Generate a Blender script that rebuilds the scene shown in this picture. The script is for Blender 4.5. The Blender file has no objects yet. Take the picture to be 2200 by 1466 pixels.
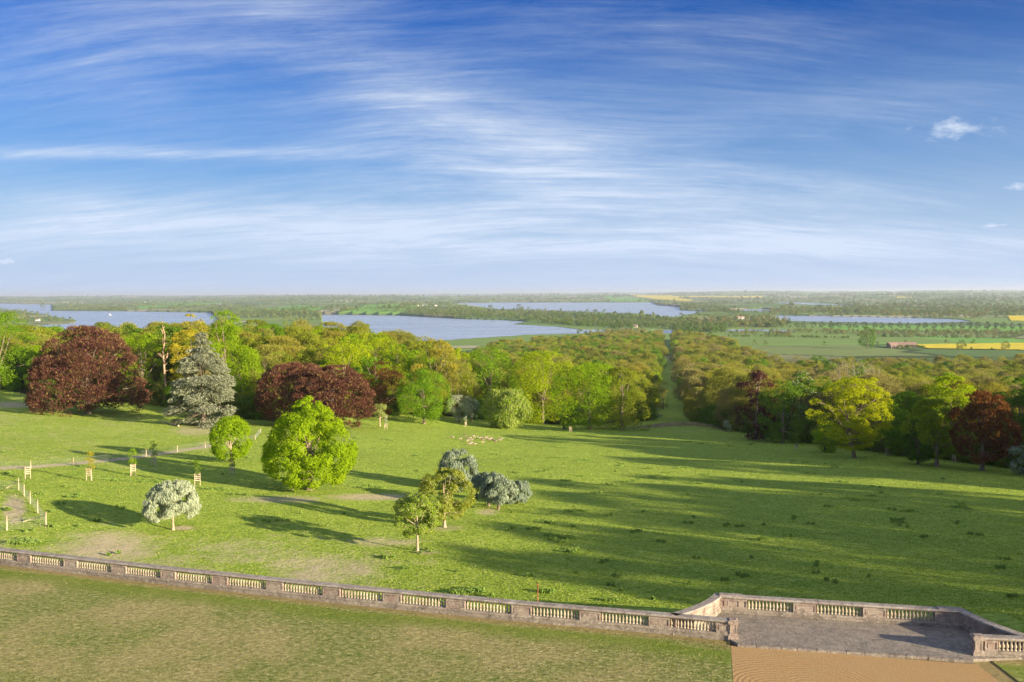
import bpy, math, random
import numpy as np
from mathutils import Matrix, Vector
sc = bpy.context.scene
COL = sc.collection
random.seed(5)
RAD = math.radians

# ---------------------------------------------------------------- camera
HC = 22.0
FPX = 1905.0
PITCH = math.atan(102 / FPX)
ROLL = RAD(.33)
_cp, _sp, _cr, _sr = math.cos(PITCH), math.sin(PITCH), math.cos(ROLL), math.sin(ROLL)
FW = np.array([0, _cp, -_sp]); _r0 = np.array([1., 0, 0]); _u0 = np.array([0, _sp, _cp])
RT = _cr * _r0 - _sr * _u0
UP = _cr * _u0 + _sr * _r0
cam = bpy.data.cameras.new('camera')
camo = bpy.data.objects.new('camera', cam)
COL.objects.link(camo)
cam.sensor_width = 36
cam.lens = FPX / 2200 * 36
cam.clip_start = .5
cam.clip_end = 90000
M = Matrix.Identity(4)
for i in range(3):
    M[i][0] = RT[i]; M[i][1] = UP[i]; M[i][2] = -FW[i]
M[2][3] = HC
camo.matrix_world = M
sc.camera = camo

# ---------------------------------------------------------------- sun, sky, exposure
SUN_EL = 12.5
SH_AZ = 146.5                      # direction shadows run, degrees from +X
sd = Vector((math.cos(RAD(SH_AZ)) * math.cos(RAD(SUN_EL)), math.sin(RAD(SH_AZ)) * math.cos(RAD(SUN_EL)), -math.sin(RAD(SUN_EL))))
sun = bpy.data.lights.new('sun', 'SUN')
sun.energy = 4.9
sun.angle = RAD(.6)
sun.color = (1.0, .86, .62)
so = bpy.data.objects.new('sun', sun)
so.rotation_euler = sd.to_track_quat('-Z', 'Y').to_euler()
COL.objects.link(so)
sc.view_settings.view_transform = 'Standard'
sc.view_settings.look = 'None'
sc.view_settings.exposure = 1.4
sc.view_settings.gamma = 1
sc.cycles.use_denoising = True
sc.cycles.max_bounces = 5
sc.cycles.diffuse_bounces = 2
sc.cycles.transmission_bounces = 3
sc.cycles.transparent_max_bounces = 6
sc.cycles.volume_bounces = 0
sc.cycles.sample_clamp_indirect = 4

world = bpy.data.worlds.new("World")
sc.world = world
world.use_nodes = True
wt = world.node_tree
wt.nodes.clear()


class NT:
    """tiny node-tree writer"""
    def __init__(s, t): s.t = t
    def n(s, typ, **kw):
        nd = s.t.nodes.new(typ)
        ins = kw.pop('ins', {})
        for k, v in kw.items(): setattr(nd, k, v)
        for k, v in ins.items():
            if isinstance(v, bpy.types.NodeSocket): s.t.links.new(v, nd.inputs[k])
            else: nd.inputs[k].default_value = v
        return nd
    def math(s, op, a, b=0., c=0., clamp=False):
        return s.n('ShaderNodeMath', operation=op, use_clamp=clamp, ins={0: a, 1: b, 2: c}).outputs[0]
    def mix(s, f, a, b, blend='MIX'):
        m = s.n('ShaderNodeMix', data_type='RGBA', blend_type=blend)
        for k, v in ((0, f), (6, a), (7, b)):
            if isinstance(v, bpy.types.NodeSocket): s.t.links.new(v, m.inputs[k])
            else: m.inputs[k].default_value = v if k == 0 else (*v[:3], 1)
        return m.outputs[2]
    def ramp(s, v, stops, interp='LINEAR'):
        r = s.n('ShaderNodeValToRGB', ins={0: v})
        r.color_ramp.interpolation = interp
        e = r.color_ramp.elements
        while len(e) < len(stops): e.new(.5)
        for el, (p, c) in zip(e, stops):
            el.position = p
            el.color = (c, c, c, 1) if isinstance(c, (int, float)) else (*c, 1)
        return r.outputs[0]
    def noise(s, vec, scale, detail=4, rough=.55, dist=0., out=0, dims='3D'):
        nd = s.n('ShaderNodeTexNoise', noise_dimensions=dims, ins={'Scale': scale, 'Detail': detail, 'Roughness': rough, 'Distortion': dist})
        if vec is not None: s.t.links.new(vec, nd.inputs['Vector'])
        return nd.outputs[out]
    def mapping(s, vec, loc=(0, 0, 0), rot=(0, 0, 0), scale=(1, 1, 1)):
        m = s.n('ShaderNodeMapping', ins={'Location': loc, 'Rotation': rot, 'Scale': scale})
        s.t.links.new(vec, m.inputs['Vector'])
        return m.outputs[0]


def build_world():
    w = NT(wt)
    sky = w.n('ShaderNodeTexSky', sky_type='NISHITA')
    sky.sun_disc = False
    sky.sun_elevation = RAD(SUN_EL)
    sky.sun_rotation = math.atan2(-sd.x, -sd.y)
    sky.air_density = 1.0; sky.dust_density = .3; sky.ozone_density = 3.0
    sky.altitude = 150
    hsv = w.n('ShaderNodeHueSaturation', ins={'Hue': .53, 'Saturation': 1.85, 'Value': .88, 'Color': sky.outputs[0]})
    tc = w.n('ShaderNodeTexCoord').outputs['Generated']
    sep = w.n('ShaderNodeSeparateXYZ', ins={0: tc})
    z = w.math('MAXIMUM', sep.outputs[2], 0.0)
    zz = w.math('ADD', z, .30)
    px = w.math('DIVIDE', sep.outputs[0], zz)
    py = w.math('DIVIDE', sep.outputs[1], zz)
    v = w.n('ShaderNodeCombineXYZ', ins={0: px, 1: py, 2: 0.}).outputs[0]
    # wispy high cirrus, streaks stretched along one wind direction
    # broad curls, then soft veils, then fine fibres combed along them
    warp = w.noise(v, .8, 2, .5, 0, out=1)
    vw = w.n('ShaderNodeVectorMath', operation='MULTIPLY_ADD', ins={0: warp, 1: (.5, .3, 0), 2: v}).outputs[0]
    n1 = w.noise(w.mapping(vw, (3.7, 1.3, 0), (0, 0, RAD(14)), (.9, 2.2, 1)), 1.3, 12, .7, .0)
    n2 = w.noise(w.mapping(vw, (9.1, 4.4, 0), (0, 0, RAD(-22)), (.8, 4.5, 1)), 2.1, 11, .72, .0)
    n4 = w.noise(w.mapping(vw, (2.1, 8.4, 0), (0, 0, RAD(9)), (1., 12., 1)), 2.6, 9, .72, .0)
    yv = w.math('MAXIMUM', sep.outputs[1], .12)
    av = w.math('DIVIDE', sep.outputs[0], yv)
    ev = w.math('DIVIDE', z, yv)
    cov = None
    for cx, cy, rx, ry, ro, amp in ((1150, 310, 430, 95, 14, .72), (480, 470, 760, 55, 0, .95), (1150, 400, 420, 50, 8, .75), (1100, 525, 800, 36, 0, .8), (380, 70, 560, 120, -8, .5), (1480, 90, 330, 80, 6, .42),
                                    (1750, 260, 330, 50, -6, .35), (330, 328, 380, 14, 0, .85), (1900, 530, 500, 34, 0, .6), (820, 160, 260, 90, 30, .45), (1680, 400, 400, 40, 10, .5)):
        m_ = w.n('ShaderNodeCombineXYZ', ins={0: w.math('SUBTRACT', av, (cx - 1100) / FPX), 1: w.math('SUBTRACT', ev, (631 - cy) / FPX)}).outputs[0]
        m_ = w.mapping(m_, (0, 0, 0), (0, 0, RAD(ro)), (1, 1, 1))
        m_ = w.n('ShaderNodeVectorMath', operation='MULTIPLY', ins={0: m_, 1: (FPX / rx, FPX / ry, 0)}).outputs[0]
        d2 = w.n('ShaderNodeVectorMath', operation='DOT_PRODUCT', ins={0: m_, 1: m_}).outputs['Value']
        g = w.math('MULTIPLY', w.math('EXPONENT', w.math('MULTIPLY', d2, -1.)), amp)
        cov = g if cov is None else w.math('ADD', cov, g)
    s1 = w.ramp(n1, [(.38, 0.), (.76, 1.)])
    s2 = w.ramp(n2, [(.40, 0.), (.76, 1.)])
    s4 = w.ramp(n4, [(.34, .0), (.68, 1.)])
    cl = w.math('ADD', w.math('MULTIPLY', s1, .5), w.math('MULTIPLY', s2, .4))
    cl = w.math('MULTIPLY', cl, w.math('MULTIPLY_ADD', s4, .95, .5))
    cl = w.math('ADD', cl, w.math('MULTIPLY', cov, .10))
    cl = w.math('MULTIPLY', cl, w.math('MULTIPLY_ADD', cov, 1.3, .24))
    cl = w.math('ADD', cl, w.ramp(z, [(0.0, .7), (.03, .5), (.08, .27), (.16, .1), (.3, .0)]), clamp=True)
    # a few small bright puffs on the right and far left
    for cx, cy, rx, ry in ((2045, 287, 100, 26), (2185, 409, 46, 9), (2130, 491, 36, 5), (8, 556, 34, 8), (320, 485, 28, 5)):
        pf = w.n('ShaderNodeCombineXYZ', ins={0: w.math('MULTIPLY', w.math('SUBTRACT', av, (cx - 1100) / FPX), FPX / rx), 1: w.math('MULTIPLY', w.math('SUBTRACT', ev, (631 - cy) / FPX), FPX / ry)}).outputs[0]
        pd = w.n('ShaderNodeVectorMath', operation='LENGTH', ins={0: pf}).outputs['Value']
        pn = w.noise(w.mapping(pf, (cx, cy, 0), (0, 0, RAD(-20)), (1, .6, 1)), 1.9, 8, .65)
        cl = w.math('ADD', cl, w.ramp(w.math('SUBTRACT', w.math('MULTIPLY', pn, 1.7), w.math('MULTIPLY', pd, .55)), [(.4, 0.), (.95, .75)]), clamp=True)
    cl = w.math('MULTIPLY', cl, .9, clamp=True)
    # a few small bright puffs
    vp = w.mapping(v, (2.2, 5.1, 0), (0, 0, 0), (1.2, 2.0, 1))
    ccol = w.mix(w.ramp(z, [(0., 1.), (.25, 0.)]), (4.6, 5.2, 6.0), (4.9, 5.6, 7.0))
    # unseen cloud added overhead and behind the viewer to lift shadow fill, brighter sunward
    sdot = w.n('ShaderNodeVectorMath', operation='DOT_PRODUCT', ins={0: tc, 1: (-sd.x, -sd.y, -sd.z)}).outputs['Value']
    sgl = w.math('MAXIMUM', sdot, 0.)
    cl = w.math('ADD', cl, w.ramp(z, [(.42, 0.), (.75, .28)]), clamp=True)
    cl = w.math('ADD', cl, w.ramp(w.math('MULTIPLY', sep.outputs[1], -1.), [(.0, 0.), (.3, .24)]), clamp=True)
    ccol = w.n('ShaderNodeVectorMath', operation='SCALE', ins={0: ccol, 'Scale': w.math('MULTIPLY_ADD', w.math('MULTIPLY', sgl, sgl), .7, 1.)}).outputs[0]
    base = w.mix(w.ramp(z, [(.0, 1.), (.26, 0.)]), hsv.outputs[0], (1.35, 2.6, 4.9))
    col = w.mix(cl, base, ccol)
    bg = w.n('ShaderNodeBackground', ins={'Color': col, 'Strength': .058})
    out = w.n('ShaderNodeOutputWorld', ins={0: bg.outputs[0]})
    world.cycles.sampling_method = 'MANUAL'
    world.cycles.sample_map_resolution = 512


build_world()


# ---------------------------------------------------------------- picture <-> world helpers (vectors of numpy)
def sm(a, b, x):
    t = np.clip((x - a) / (b - a), 0, 1)
    return t * t * (3 - 2 * t)


def vnoise(x, y, seed=0):
    """value noise, vectorised"""
    xi = np.floor(x); yi = np.floor(y)
    fx = x - xi; fy = y - yi
    fx = fx * fx * (3 - 2 * fx); fy = fy * fy * (3 - 2 * fy)
    def h(a, b):
        v = np.sin(a * 127.1 + b * 311.7 + seed * 74.7) * 43758.5453
        return v - np.floor(v)
    return (h(xi, yi) * (1 - fx) + h(xi + 1, yi) * fx) * (1 - fy) + (h(xi, yi + 1) * (1 - fx) + h(xi + 1, yi + 1) * fx) * fy


def raydir(px, py):
    a = (np.asarray(px, float) - 1100) / FPX
    b = -(np.asarray(py, float) - 733) / FPX
    return [FW[i] + a * RT[i] + b * UP[i] for i in range(3)]


def hitz(px, py, z=0.):
    d = raydir(px, py)
    t = (z - HC) / d[2]
    return np.array([d[0] * t, d[1] * t]).T


def inpoly(x, y, poly):
    r = np.zeros(np.shape(x), bool)
    n = len(poly)
    for i in range(n):
        x1, y1 = poly[i]; x2, y2 = poly[(i + 1) % n]
        if y1 == y2: continue
        c = ((y1 > y) != (y2 > y)) & (x < (x2 - x1) * (y - y1) / (y2 - y1) + x1)
        r ^= c
    return r


WATER = -70.0
LAKES_PX = [
    [(-700, 648), (0, 652), (110, 655), (112, 668), (270, 669), (452, 672), (470, 690), (482, 712), (60, 712), (86, 699), (150, 696), (167, 690), (60, 673), (0, 664), (-700, 668)],
    [(690, 676), (860, 678), (1000, 686), (1080, 688), (1137, 692), (1104, 697), (1195, 702), (1240, 708), (1297, 709), (1300, 716), (1130, 720), (1060, 725), (900, 735), (700, 735)],
    [(960, 652), (1085, 650), (1400, 650), (1412, 656), (1460, 660), (1462, 667), (1530, 670), (1500, 674), (1440, 684), (1380, 676), (1200, 673), (1060, 670), (990, 662)],
    [(1655, 678), (1800, 680), (2000, 684), (2060, 687), (2088, 692), (1960, 695), (1800, 693), (1690, 690)],
    [(1640, 652), (1700, 650), (1800, 654), (1855, 660), (1770, 659), (1700, 656)],
    [(1545, 668), (1640, 664), (1690, 668), (1640, 672)],
    [(1403, 709), (1442, 709), (1444, 717), (1403, 717)],
    [(1555, 709), (1600, 708), (1720, 710), (1700, 713), (1560, 713)],
]
LAKES = [[tuple(hitz(px, py, WATER)) for px, py in L] for L in LAKES_PX]


def inlake(x, y):
    r = np.zeros(np.shape(x), bool)
    for L in LAKES: r |= inpoly(x, y, L)
    return r


def T(x, y, lakes=False):
    x = np.asarray(x, float); y = np.asarray(y, float)
    yc = np.maximum(y, 60)
    xc = np.clip(x, -320, 320)
    plane = -1.3 - .089 * (yc - 60) - .035 * xc + .015 * np.sqrt(xc * xc + 150)
    near = sm(60, 110, y)
    plane = plane * near + (-1.3 - .089 * (yc - 60)) * (1 - near)
    V = np.interp(y, [0, 300, 330, 400, 500, 700, 1000, 1300, 1600, 1750, 1e6], [-24, -25.5, -27.5, -35, -40, -48, -57, -63, -67.5, -69.2, -69.3])
    w = sm(280, 380, y)
    z = plane * (1 - w) + V * w
    lb = sm(20, -90, x) * sm(255, 330, y) * (1 - sm(430, 700, y))
    z = z * (1 - lb) + (-11. + 2.5 * (vnoise(x / 60, y / 60, 3) - .5)) * lb
    z = z + .9 * (vnoise(x / 37., y / 31., 1) - .5) * sm(70, 140, y) + .25 * (vnoise(x / 9., y / 8., 2) - .5) * sm(62, 90, y)
    amp = np.interp(y, [2500, 4000, 6500, 9500, 15000, 26000, 45000], [0, 6, 15, 22, 62, 105, 120])
    hn = vnoise(x / 2600. + 5, y / 3800., 7) * .6 + vnoise(x / 900., y / 1500., 8) * .4
    hn = np.clip(hn * 1.5 - .25, 0, 1)
    amp = amp * (1 + .28 * sm(-2000, 9000, x))
    z = z + amp * hn
    z = z + 22 * np.exp(-((x + 700) / 700) ** 2 - ((y - 5600) / 1500) ** 2)
    if lakes:
        z = np.where(inlake(x, y), WATER - 3, z)
    return z


def hit(px, py):
    """ray of the photograph's pixel -> first ground point"""
    d = raydir(px, py)
    t = 30.
    step = .5
    while t < 60000:
        z = HC + d[2] * t
        if z < float(T(d[0] * t, d[1] * t)):
            lo, hi = t - step, t
            for _ in range(20):
                m = (lo + hi) / 2
                if HC + d[2] * m < float(T(d[0] * m, d[1] * m)): hi = m
                else: lo = m
            return (float(d[0] * hi), float(d[1] * hi), float(T(d[0] * hi, d[1] * hi)))
        step = max(.5, t * .004)
        t += step
    return None


def proj(x, y, z):
    vx = np.asarray(x, float); vy = np.asarray(y, float); vz = np.asarray(z, float) - HC
    a = vx * RT[0] + vy * RT[1] + vz * RT[2]
    b = vx * UP[0] + vy * UP[1] + vz * UP[2]
    c = vx * FW[0] + vy * FW[1] + vz * FW[2]
    return 1100 + FPX * a / c, 733 - FPX * b / c, c


# ---------------------------------------------------------------- mesh helpers
def mesh_np(name, V, Fq, mats=(), mi=None, smooth=False):
    me = bpy.data.meshes.new(name)
    V = np.asarray(V, np.float32); Fq = np.asarray(Fq, np.int32)
    k = Fq.shape[1]
    me.vertices.add(len(V)); me.vertices.foreach_set('co', V.ravel())
    me.loops.add(Fq.size); me.loops.foreach_set('vertex_index', Fq.ravel())
    me.polygons.add(len(Fq))
    me.polygons.foreach_set('loop_start', np.arange(0, Fq.size, k, dtype=np.int32))
    me.polygons.foreach_set('loop_total', np.full(len(Fq), k, np.int32))
    if mi is not None: me.polygons.foreach_set('material_index', np.asarray(mi, np.int32))
    if smooth: me.polygons.foreach_set('use_smooth', np.ones(len(Fq), bool))
    for m in mats: me.materials.append(m)
    me.update(calc_edges=True)
    return me


class MB:
    """collects polygons into one mesh"""
    def __init__(s): s.v = []; s.f = []; s.m = []; s.sm = []
    def add(s, vs, fs, m=0, smooth=False):
        o = len(s.v)
        s.v += [tuple(v) for v in vs]
        for f in fs:
            s.f.append(tuple(o + i for i in f)); s.m.append(m); s.sm.append(smooth)
    def box(s, c, sz, rz=0., m=0, taper=1.):
        cx, cy, cz = c; a, b, h = sz[0] / 2, sz[1] / 2, sz[2] / 2
        ca, sa = math.cos(rz), math.sin(rz)
        vs = []
        for z, k in ((-h, 1), (h, taper)):
            for x, y in ((-a, -b), (a, -b), (a, b), (-a, b)):
                vs.append((cx + (x * ca - y * sa) * k, cy + (x * sa + y * ca) * k, cz + z))
        s.add(vs, [(3, 2, 1, 0), (4, 5, 6, 7), (0, 1, 5, 4), (1, 2, 6, 5), (2, 3, 7, 6), (3, 0, 4, 7)], m)
    def tube(s, pts, rad, n=6, m=0, cap=True, smooth=True):
        pts = [Vector(p) for p in pts]
        vs = []; fs = []
        for i, p in enumerate(pts):
            d = (pts[min(i + 1, len(pts) - 1)] - pts[max(i - 1, 0)])
            d = d.normalized() if d.length > 1e-9 else Vector((0, 0, 1))
            a = Vector((0, 0, 1)) if abs(d.z) < .9 else Vector((1, 0, 0))
            u = d.cross(a).normalized(); w = d.cross(u)
            for k in range(n):
                t = 2 * math.pi * k / n
                vs.append(p + (u * math.cos(t) + w * math.sin(t)) * rad[i])
        for i in range(len(pts) - 1):
            for k in range(n):
                k2 = (k + 1) % n
                fs.append((i * n + k, i * n + k2, (i + 1) * n + k2, (i + 1) * n + k))
        if cap:
            fs.append(tuple(range(n)))
            fs.append(tuple((len(pts) - 1) * n + k for k in reversed(range(n))))
        s.add(vs, fs, m, smooth)
    def lathe(s, prof, n=10, c=(0, 0, 0), m=0):
        s.tube([(c[0], c[1], c[2] + z) for r, z in prof], [r for r, z in prof], n, m)
    def mesh(s, name, mats):
        me = bpy.data.meshes.new(name)
        me.from_pydata([tuple(v) for v in s.v], [], s.f)
        for m in mats: me.materials.append(m)
        me.polygons.foreach_set('material_index', s.m)
        me.polygons.foreach_set('use_smooth', s.sm)
        me.update()
        return me
    def obj(s, name, mats, parent=None):
        return link(name, s.mesh(name, mats if isinstance(mats, (list, tuple)) else [mats]), parent)


def link(name, data, parent=None, loc=None):
    o = bpy.data.objects.new(name, data)
    COL.objects.link(o)
    if parent is not None: o.parent = parent
    if loc is not None: o.location = loc
    return o


def tag(o, label=None, cat=None, group=None, kind=None):
    if label: o['label'] = label
    if cat: o['category'] = cat
    if group: o['group'] = group
    if kind: o['kind'] = kind
    return o


def thing(name, label, cat, loc=(0, 0, 0), rz=0., group=None):
    o = bpy.data.objects.new(name, None)
    o.empty_display_size = .3
    COL.objects.link(o)
    o.location = loc; o.rotation_euler = (0, 0, rz)
    return tag(o, label, cat, group)


def copy_tree(root, parent=None):
    c = root.copy(); COL.objects.link(c)
    if parent is not None: c.parent = parent
    for ch in KIDS.get(root.name, []):
        copy_tree(ch, c)
    return c


KIDS = {}


def note_kids():
    KIDS.clear()
    for o in bpy.data.objects:
        if o.parent is not None: KIDS.setdefault(o.parent.name, []).append(o)


# ---------------------------------------------------------------- materials
def newmat(name):
    m = bpy.data.materials.new(name)
    m.use_nodes = True
    m.node_tree.nodes.clear()
    return m, NT(m.node_tree)


def finish(w, col, rough=.8, bump=None, bstr=.3, bdist=.05, spec=.25, metal=0.):
    b = w.n('ShaderNodeBsdfPrincipled', ins={'Roughness': rough, 'Specular IOR Level': spec, 'Metallic': metal})
    if isinstance(col, bpy.types.NodeSocket): w.t.links.new(col, b.inputs['Base Color'])
    else: b.inputs['Base Color'].default_value = (*col, 1)
    if bump is not None:
        bp = w.n('ShaderNodeBump', ins={'Strength': bstr, 'Distance': bdist, 'Height': bump})
        w.t.links.new(bp.outputs[0], b.inputs['Normal'])
    w.n('ShaderNodeOutputMaterial', ins={0: b.outputs[0]})


def simple(name, a, b, scale=3., rough=.85, bstr=.3, bdist=.03, spec=.25):
    m, w = newmat(name)
    co = w.n('ShaderNodeTexCoord').outputs['Object']
    n = w.noise(co, scale, 6, .6)
    n2 = w.noise(co, scale * 7, 4, .6)
    f = w.ramp(w.math('ADD', w.math('MULTIPLY', n, .65), w.math('MULTIPLY', n2, .35)), [(.38, 0.), (.62, 1.)])
    finish(w, w.mix(f, a, b), rough, n2, bstr, bdist, spec)
    return m


def leafmat(name, a, b, trans=.45, c=None, cfrac=0., scale=.25):
    """thin leaves: two-tone by clump and by leaf, part of the light comes through"""
    m, w = newmat(name)
    geo = w.n('ShaderNodeNewGeometry')
    oi = w.n('ShaderNodeObjectInfo')
    co = w.n('ShaderNodeTexCoord').outputs['Object']
    n = w.noise(co, scale, 2, .5)
    f = w.math('ADD', w.math('MULTIPLY', w.ramp(n, [(.35, 0.), (.65, 1.)]), .25),
               w.math('ADD', w.math('MULTIPLY', geo.outputs['Random Per Island'], .3), w.math('MULTIPLY', oi.outputs['Random'], .45)))
    a = tuple(v * .80 for v in a); b = tuple(v * .82 for v in b)
    col = w.mix(f, a, b)
    if c is not None:
        pick = w.math('GREATER_THAN', w.math('FRACT', w.math('MULTIPLY', geo.outputs['Random Per Island'], 37.)), 1 - cfrac)
        col = w.mix(pick, col, c)
    d = w.n('ShaderNodeBsdfDiffuse', ins={'Color': col})
    tcol = w.mix(1., col, (1.25, 1.3, .55), 'MULTIPLY')
    t = w.n('ShaderNodeBsdfTranslucent', ins={'Color': tcol})
    mx = w.n('ShaderNodeMixShader', ins={0: trans, 1: d.outputs[0], 2: t.outputs[0]})
    w.n('ShaderNodeOutputMaterial', ins={0: mx.outputs[0]})
    return m


LM = {
    'lime': leafmat('leaf_lime', (.25, .42, .012), (.42, .54, .02), .5),
    'lime_oak': leafmat('leaf_lime_oak', (.32, .44, .01), (.5, .56, .02), .5),
    'green': leafmat('leaf_green', (.13, .28, .015), (.27, .42, .02), .45),
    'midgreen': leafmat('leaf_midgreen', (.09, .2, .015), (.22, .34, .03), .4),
    'olive': leafmat('leaf_olive', (.2, .26, .02), (.38, .4, .04), .4),
    'gold': leafmat('leaf_gold', (.42, .36, .02), (.6, .5, .05), .4),
    'bronze': leafmat('leaf_bronze', (.3, .27, .045), (.46, .41, .07), .35),
    'brown': leafmat('leaf_brown', (.27, .235, .085), (.41, .36, .13), .3),
    'olivebrown': leafmat('leaf_olivebrown', (.26, .28, .05), (.42, .4, .08), .35),
    'purple': leafmat('leaf_purple', (.13, .05, .045), (.26, .105, .07), .3, (.28, .2, .07), .16),
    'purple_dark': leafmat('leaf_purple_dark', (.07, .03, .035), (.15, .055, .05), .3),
    'maple': leafmat('leaf_maple', (.16, .06, .03), (.3, .12, .045), .3, (.3, .2, .05), .1),
    'dark_bronze': leafmat('leaf_dark_bronze', (.11, .055, .02), (.22, .1, .03), .3),
    'silver': leafmat('leaf_silver', (.34, .4, .25), (.58, .62, .44), .3),
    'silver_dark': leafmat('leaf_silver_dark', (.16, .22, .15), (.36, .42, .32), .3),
    'cedar': leafmat('leaf_cedar', (.25, .28, .17), (.46, .46, .32), .2),
    'conifer': leafmat('leaf_conifer', (.025, .05, .015), (.07, .1, .03), .1),
    'holly': leafmat('leaf_holly', (.03, .06, .015), (.08, .12, .03), .15),
    'blossom': leafmat('leaf_blossom', (.5, .5, .36), (.75, .75, .62), .3, (.15, .24, .05), .3),
    'chestnut_white': leafmat('leaf_chestnut_white', (.09, .19, .02), (.18, .3, .03), .4, (.75, .7, .55), .12),
    'yellow_lime': leafmat('leaf_yellow_lime', (.42, .47, .012), (.62, .6, .02), .5),
    'pale': leafmat('leaf_pale', (.34, .4, .1), (.52, .54, .2), .4),
    'row': leafmat('leaf_row', (.06, .12, .02), (.12, .19, .04), .25),
    'far': leafmat('leaf_far', (.11, .18, .04), (.25, .29, .09), .3),
    'far_pale': leafmat('leaf_far_pale', (.2, .28, .07), (.34, .36, .13), .3),
    'nettle': leafmat('leaf_nettle', (.19, .31, .05), (.34, .46, .12), .3),
}
BARK = simple('bark', (.12, .085, .06), (.26, .2, .14), 1.5, .9, .6, .05)
BARK_PALE = simple('bark_pale', (.3, .23, .15), (.48, .38, .26), 1.5, .9, .5, .04)
BARK_PINE = simple('bark_pine', (.34, .2, .12), (.55, .38, .25), 1.2, .9, .5, .04)
WOOD = simple('post_wood', (.42, .33, .22), (.6, .48, .33), 4., .85, .4, .01)
RUST = simple('rusty_iron', (.28, .09, .05), (.4, .15, .08), 6., .8, .3, .005)
WIRE = simple('fence_wire', (.32, .32, .3), (.45, .45, .42), 6., .5, .0, .005, .5)


# ---------------------------------------------------------------- ground
def ground_mat():
    m, w = newmat('ground_cover')
    pos = w.n('ShaderNodeNewGeometry').outputs['Position']
    gc = w.n('ShaderNodeAttribute', attribute_name='gcol').outputs['Color']
    mk = w.n('ShaderNodeSeparateXYZ', ins={0: w.n('ShaderNodeAttribute', attribute_name='gmask').outputs['Vector']})
    dry, far, floor = mk.outputs
    n1 = w.noise(pos, .05, 4, .6)
    n2 = w.noise(pos, .35, 5, .65)
    n3 = w.noise(pos, 2.4, 5, .7)
    n4 = w.noise(w.mapping(pos, (0, 0, 0), (0, 0, RAD(-30)), (1, 2.6, 1)), 1.1, 4, .7)
    g = w.mix(w.ramp(n2, [(.35, 0.), (.65, 1.)]), (.2, .325, .028), (.37, .465, .052))
    g = w.mix(w.ramp(n1, [(.4, 0.), (.7, 1.)]), g, (.32, .42, .042))
    g = w.mix(w.math('MULTIPLY', w.ramp(n3, [(.45, 0.), (.62, 1.)]), .7), g, (.52, .6, .13))
    g = w.mix(w.math('MULTIPLY', w.ramp(n4, [(.36, 1.), (.47, 0.)]), .7), g, (.1, .19, .015))
    dn = w.math('ADD', w.math('MULTIPLY', n2, .6), w.math('MULTIPLY', n3, .4))
    dm = w.ramp(w.math('ADD', w.math('MULTIPLY', dry, .42), w.math('MULTIPLY', dn, 1.1)), [(.66, 0.), (.98, 1.)])
    dcol = w.mix(n3, (.42, .36, .17), (.68, .56, .36))
    col = w.mix(dm, g, dcol)
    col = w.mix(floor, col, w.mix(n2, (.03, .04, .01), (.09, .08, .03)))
    fcol = w.mix(w.math('MULTIPLY', w.noise(pos, .02, 4, .6), .35), gc, (.1, .12, .04))
    col = w.mix(far, col, fcol)
    bh = w.math('ADD', w.math('MULTIPLY', n3, 1.), w.math('MULTIPLY', n2, 1.5))
    bh = w.math('ADD', bh, w.math('MULTIPLY', w.noise(pos, 9., 3, .7), .35))
    finish(w, col, .95, w.math('MULTIPLY', bh, w.math('SUBTRACT', 1., far)), .8, .4, .1)
    return m


YELLOW = [[(1345, 634), (1470, 636), (1478, 639.5), (1455, 641), (1490, 645), (1480, 648), (1410, 644)],
          [(1455, 636.5), (1640, 637), (1640, 640), (1475, 639)],
          [(1965, 741), (2120, 739), (2420, 736), (2420, 757), (2200, 753), (1995, 750)],
          [(2165, 679), (2420, 678), (2420, 691), (2172, 690)],
          [(1920, 638), (1960, 639), (1962, 641.5), (1925, 641)]]
BRIGHT = [[(1562, 720), (1830, 725), (1842, 720), (2182, 727), (2184, 735), (1562, 741)],
          [(560, 665), (640, 655), (700, 660), (660, 674)], [(790, 655), (860, 650), (900, 658), (850, 675), (700, 674)],
          [(290, 652), (450, 647), (480, 652), (300, 664)], [(1290, 636), (1370, 640), (1400, 648), (1310, 648)],
          [(1690, 699), (2300, 702), (2300, 711), (1690, 708)], [(1560, 724), (1830, 727), (1842, 724), (2182, 729), (2300, 731), (2300, 738), (1562, 741)]]


def dry_at(px, py):
    dry = np.zeros(np.shape(px))
    for cx_, cy_, rx, ry, a in ((230, 1178, 130, 45, 1.), (90, 1165, 70, 25, .3), (700, 1225, 150, 40, .9), (520, 1185, 170, 35, .6), (820, 1165, 90, 14, .8), (600, 1073, 110, 9, 1.), (800, 1068, 110, 8, 1.15), (868, 1073, 26, 7, 1.4),
                                (395, 1135, 26, 5, 1.3), (1050, 1100, 26, 9, .9), (960, 1135, 40, 8, .7), (915, 1186, 30, 6, 1.), (740, 940, 14, 22, .7), (30, 1095, 26, 35, 1.2), (420, 925, 60, 14, .8),
                                (450, 960, 60, 16, .45), (200, 920, 200, 25, .3), (1100, 1290, 120, 10, .3), (1480, 925, 90, 8, .25), (25, 870, 60, 8, 1.)):
        dry = np.maximum(dry, a * np.exp(-(((px - cx_) / rx) ** 2 + ((py - cy_) / ry) ** 2) ** 1.4))
    pp = [(-80, 1012), (0, 1006), (80, 1003), (160, 996), (240, 989), (320, 979), (400, 967), (470, 955)]
    path = np.interp(px, [a for a, b in pp], [b for a, b in pp])
    dry = np.maximum(dry, 1.5 * np.exp(-((py - path) / 3.2) ** 2) * (px < 470) * (px > -100))
    dry = np.maximum(dry, .42 * sm(1250, 500, px) * sm(1090, 1200, py) * (.5 + vnoise(px / 90., py / 22., 5)))
    dry = np.maximum(dry, .3 * sm(560, 200, px) * (py < 1010) * (.4 + vnoise(px / 60., py / 14., 6)))
    return dry


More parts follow.
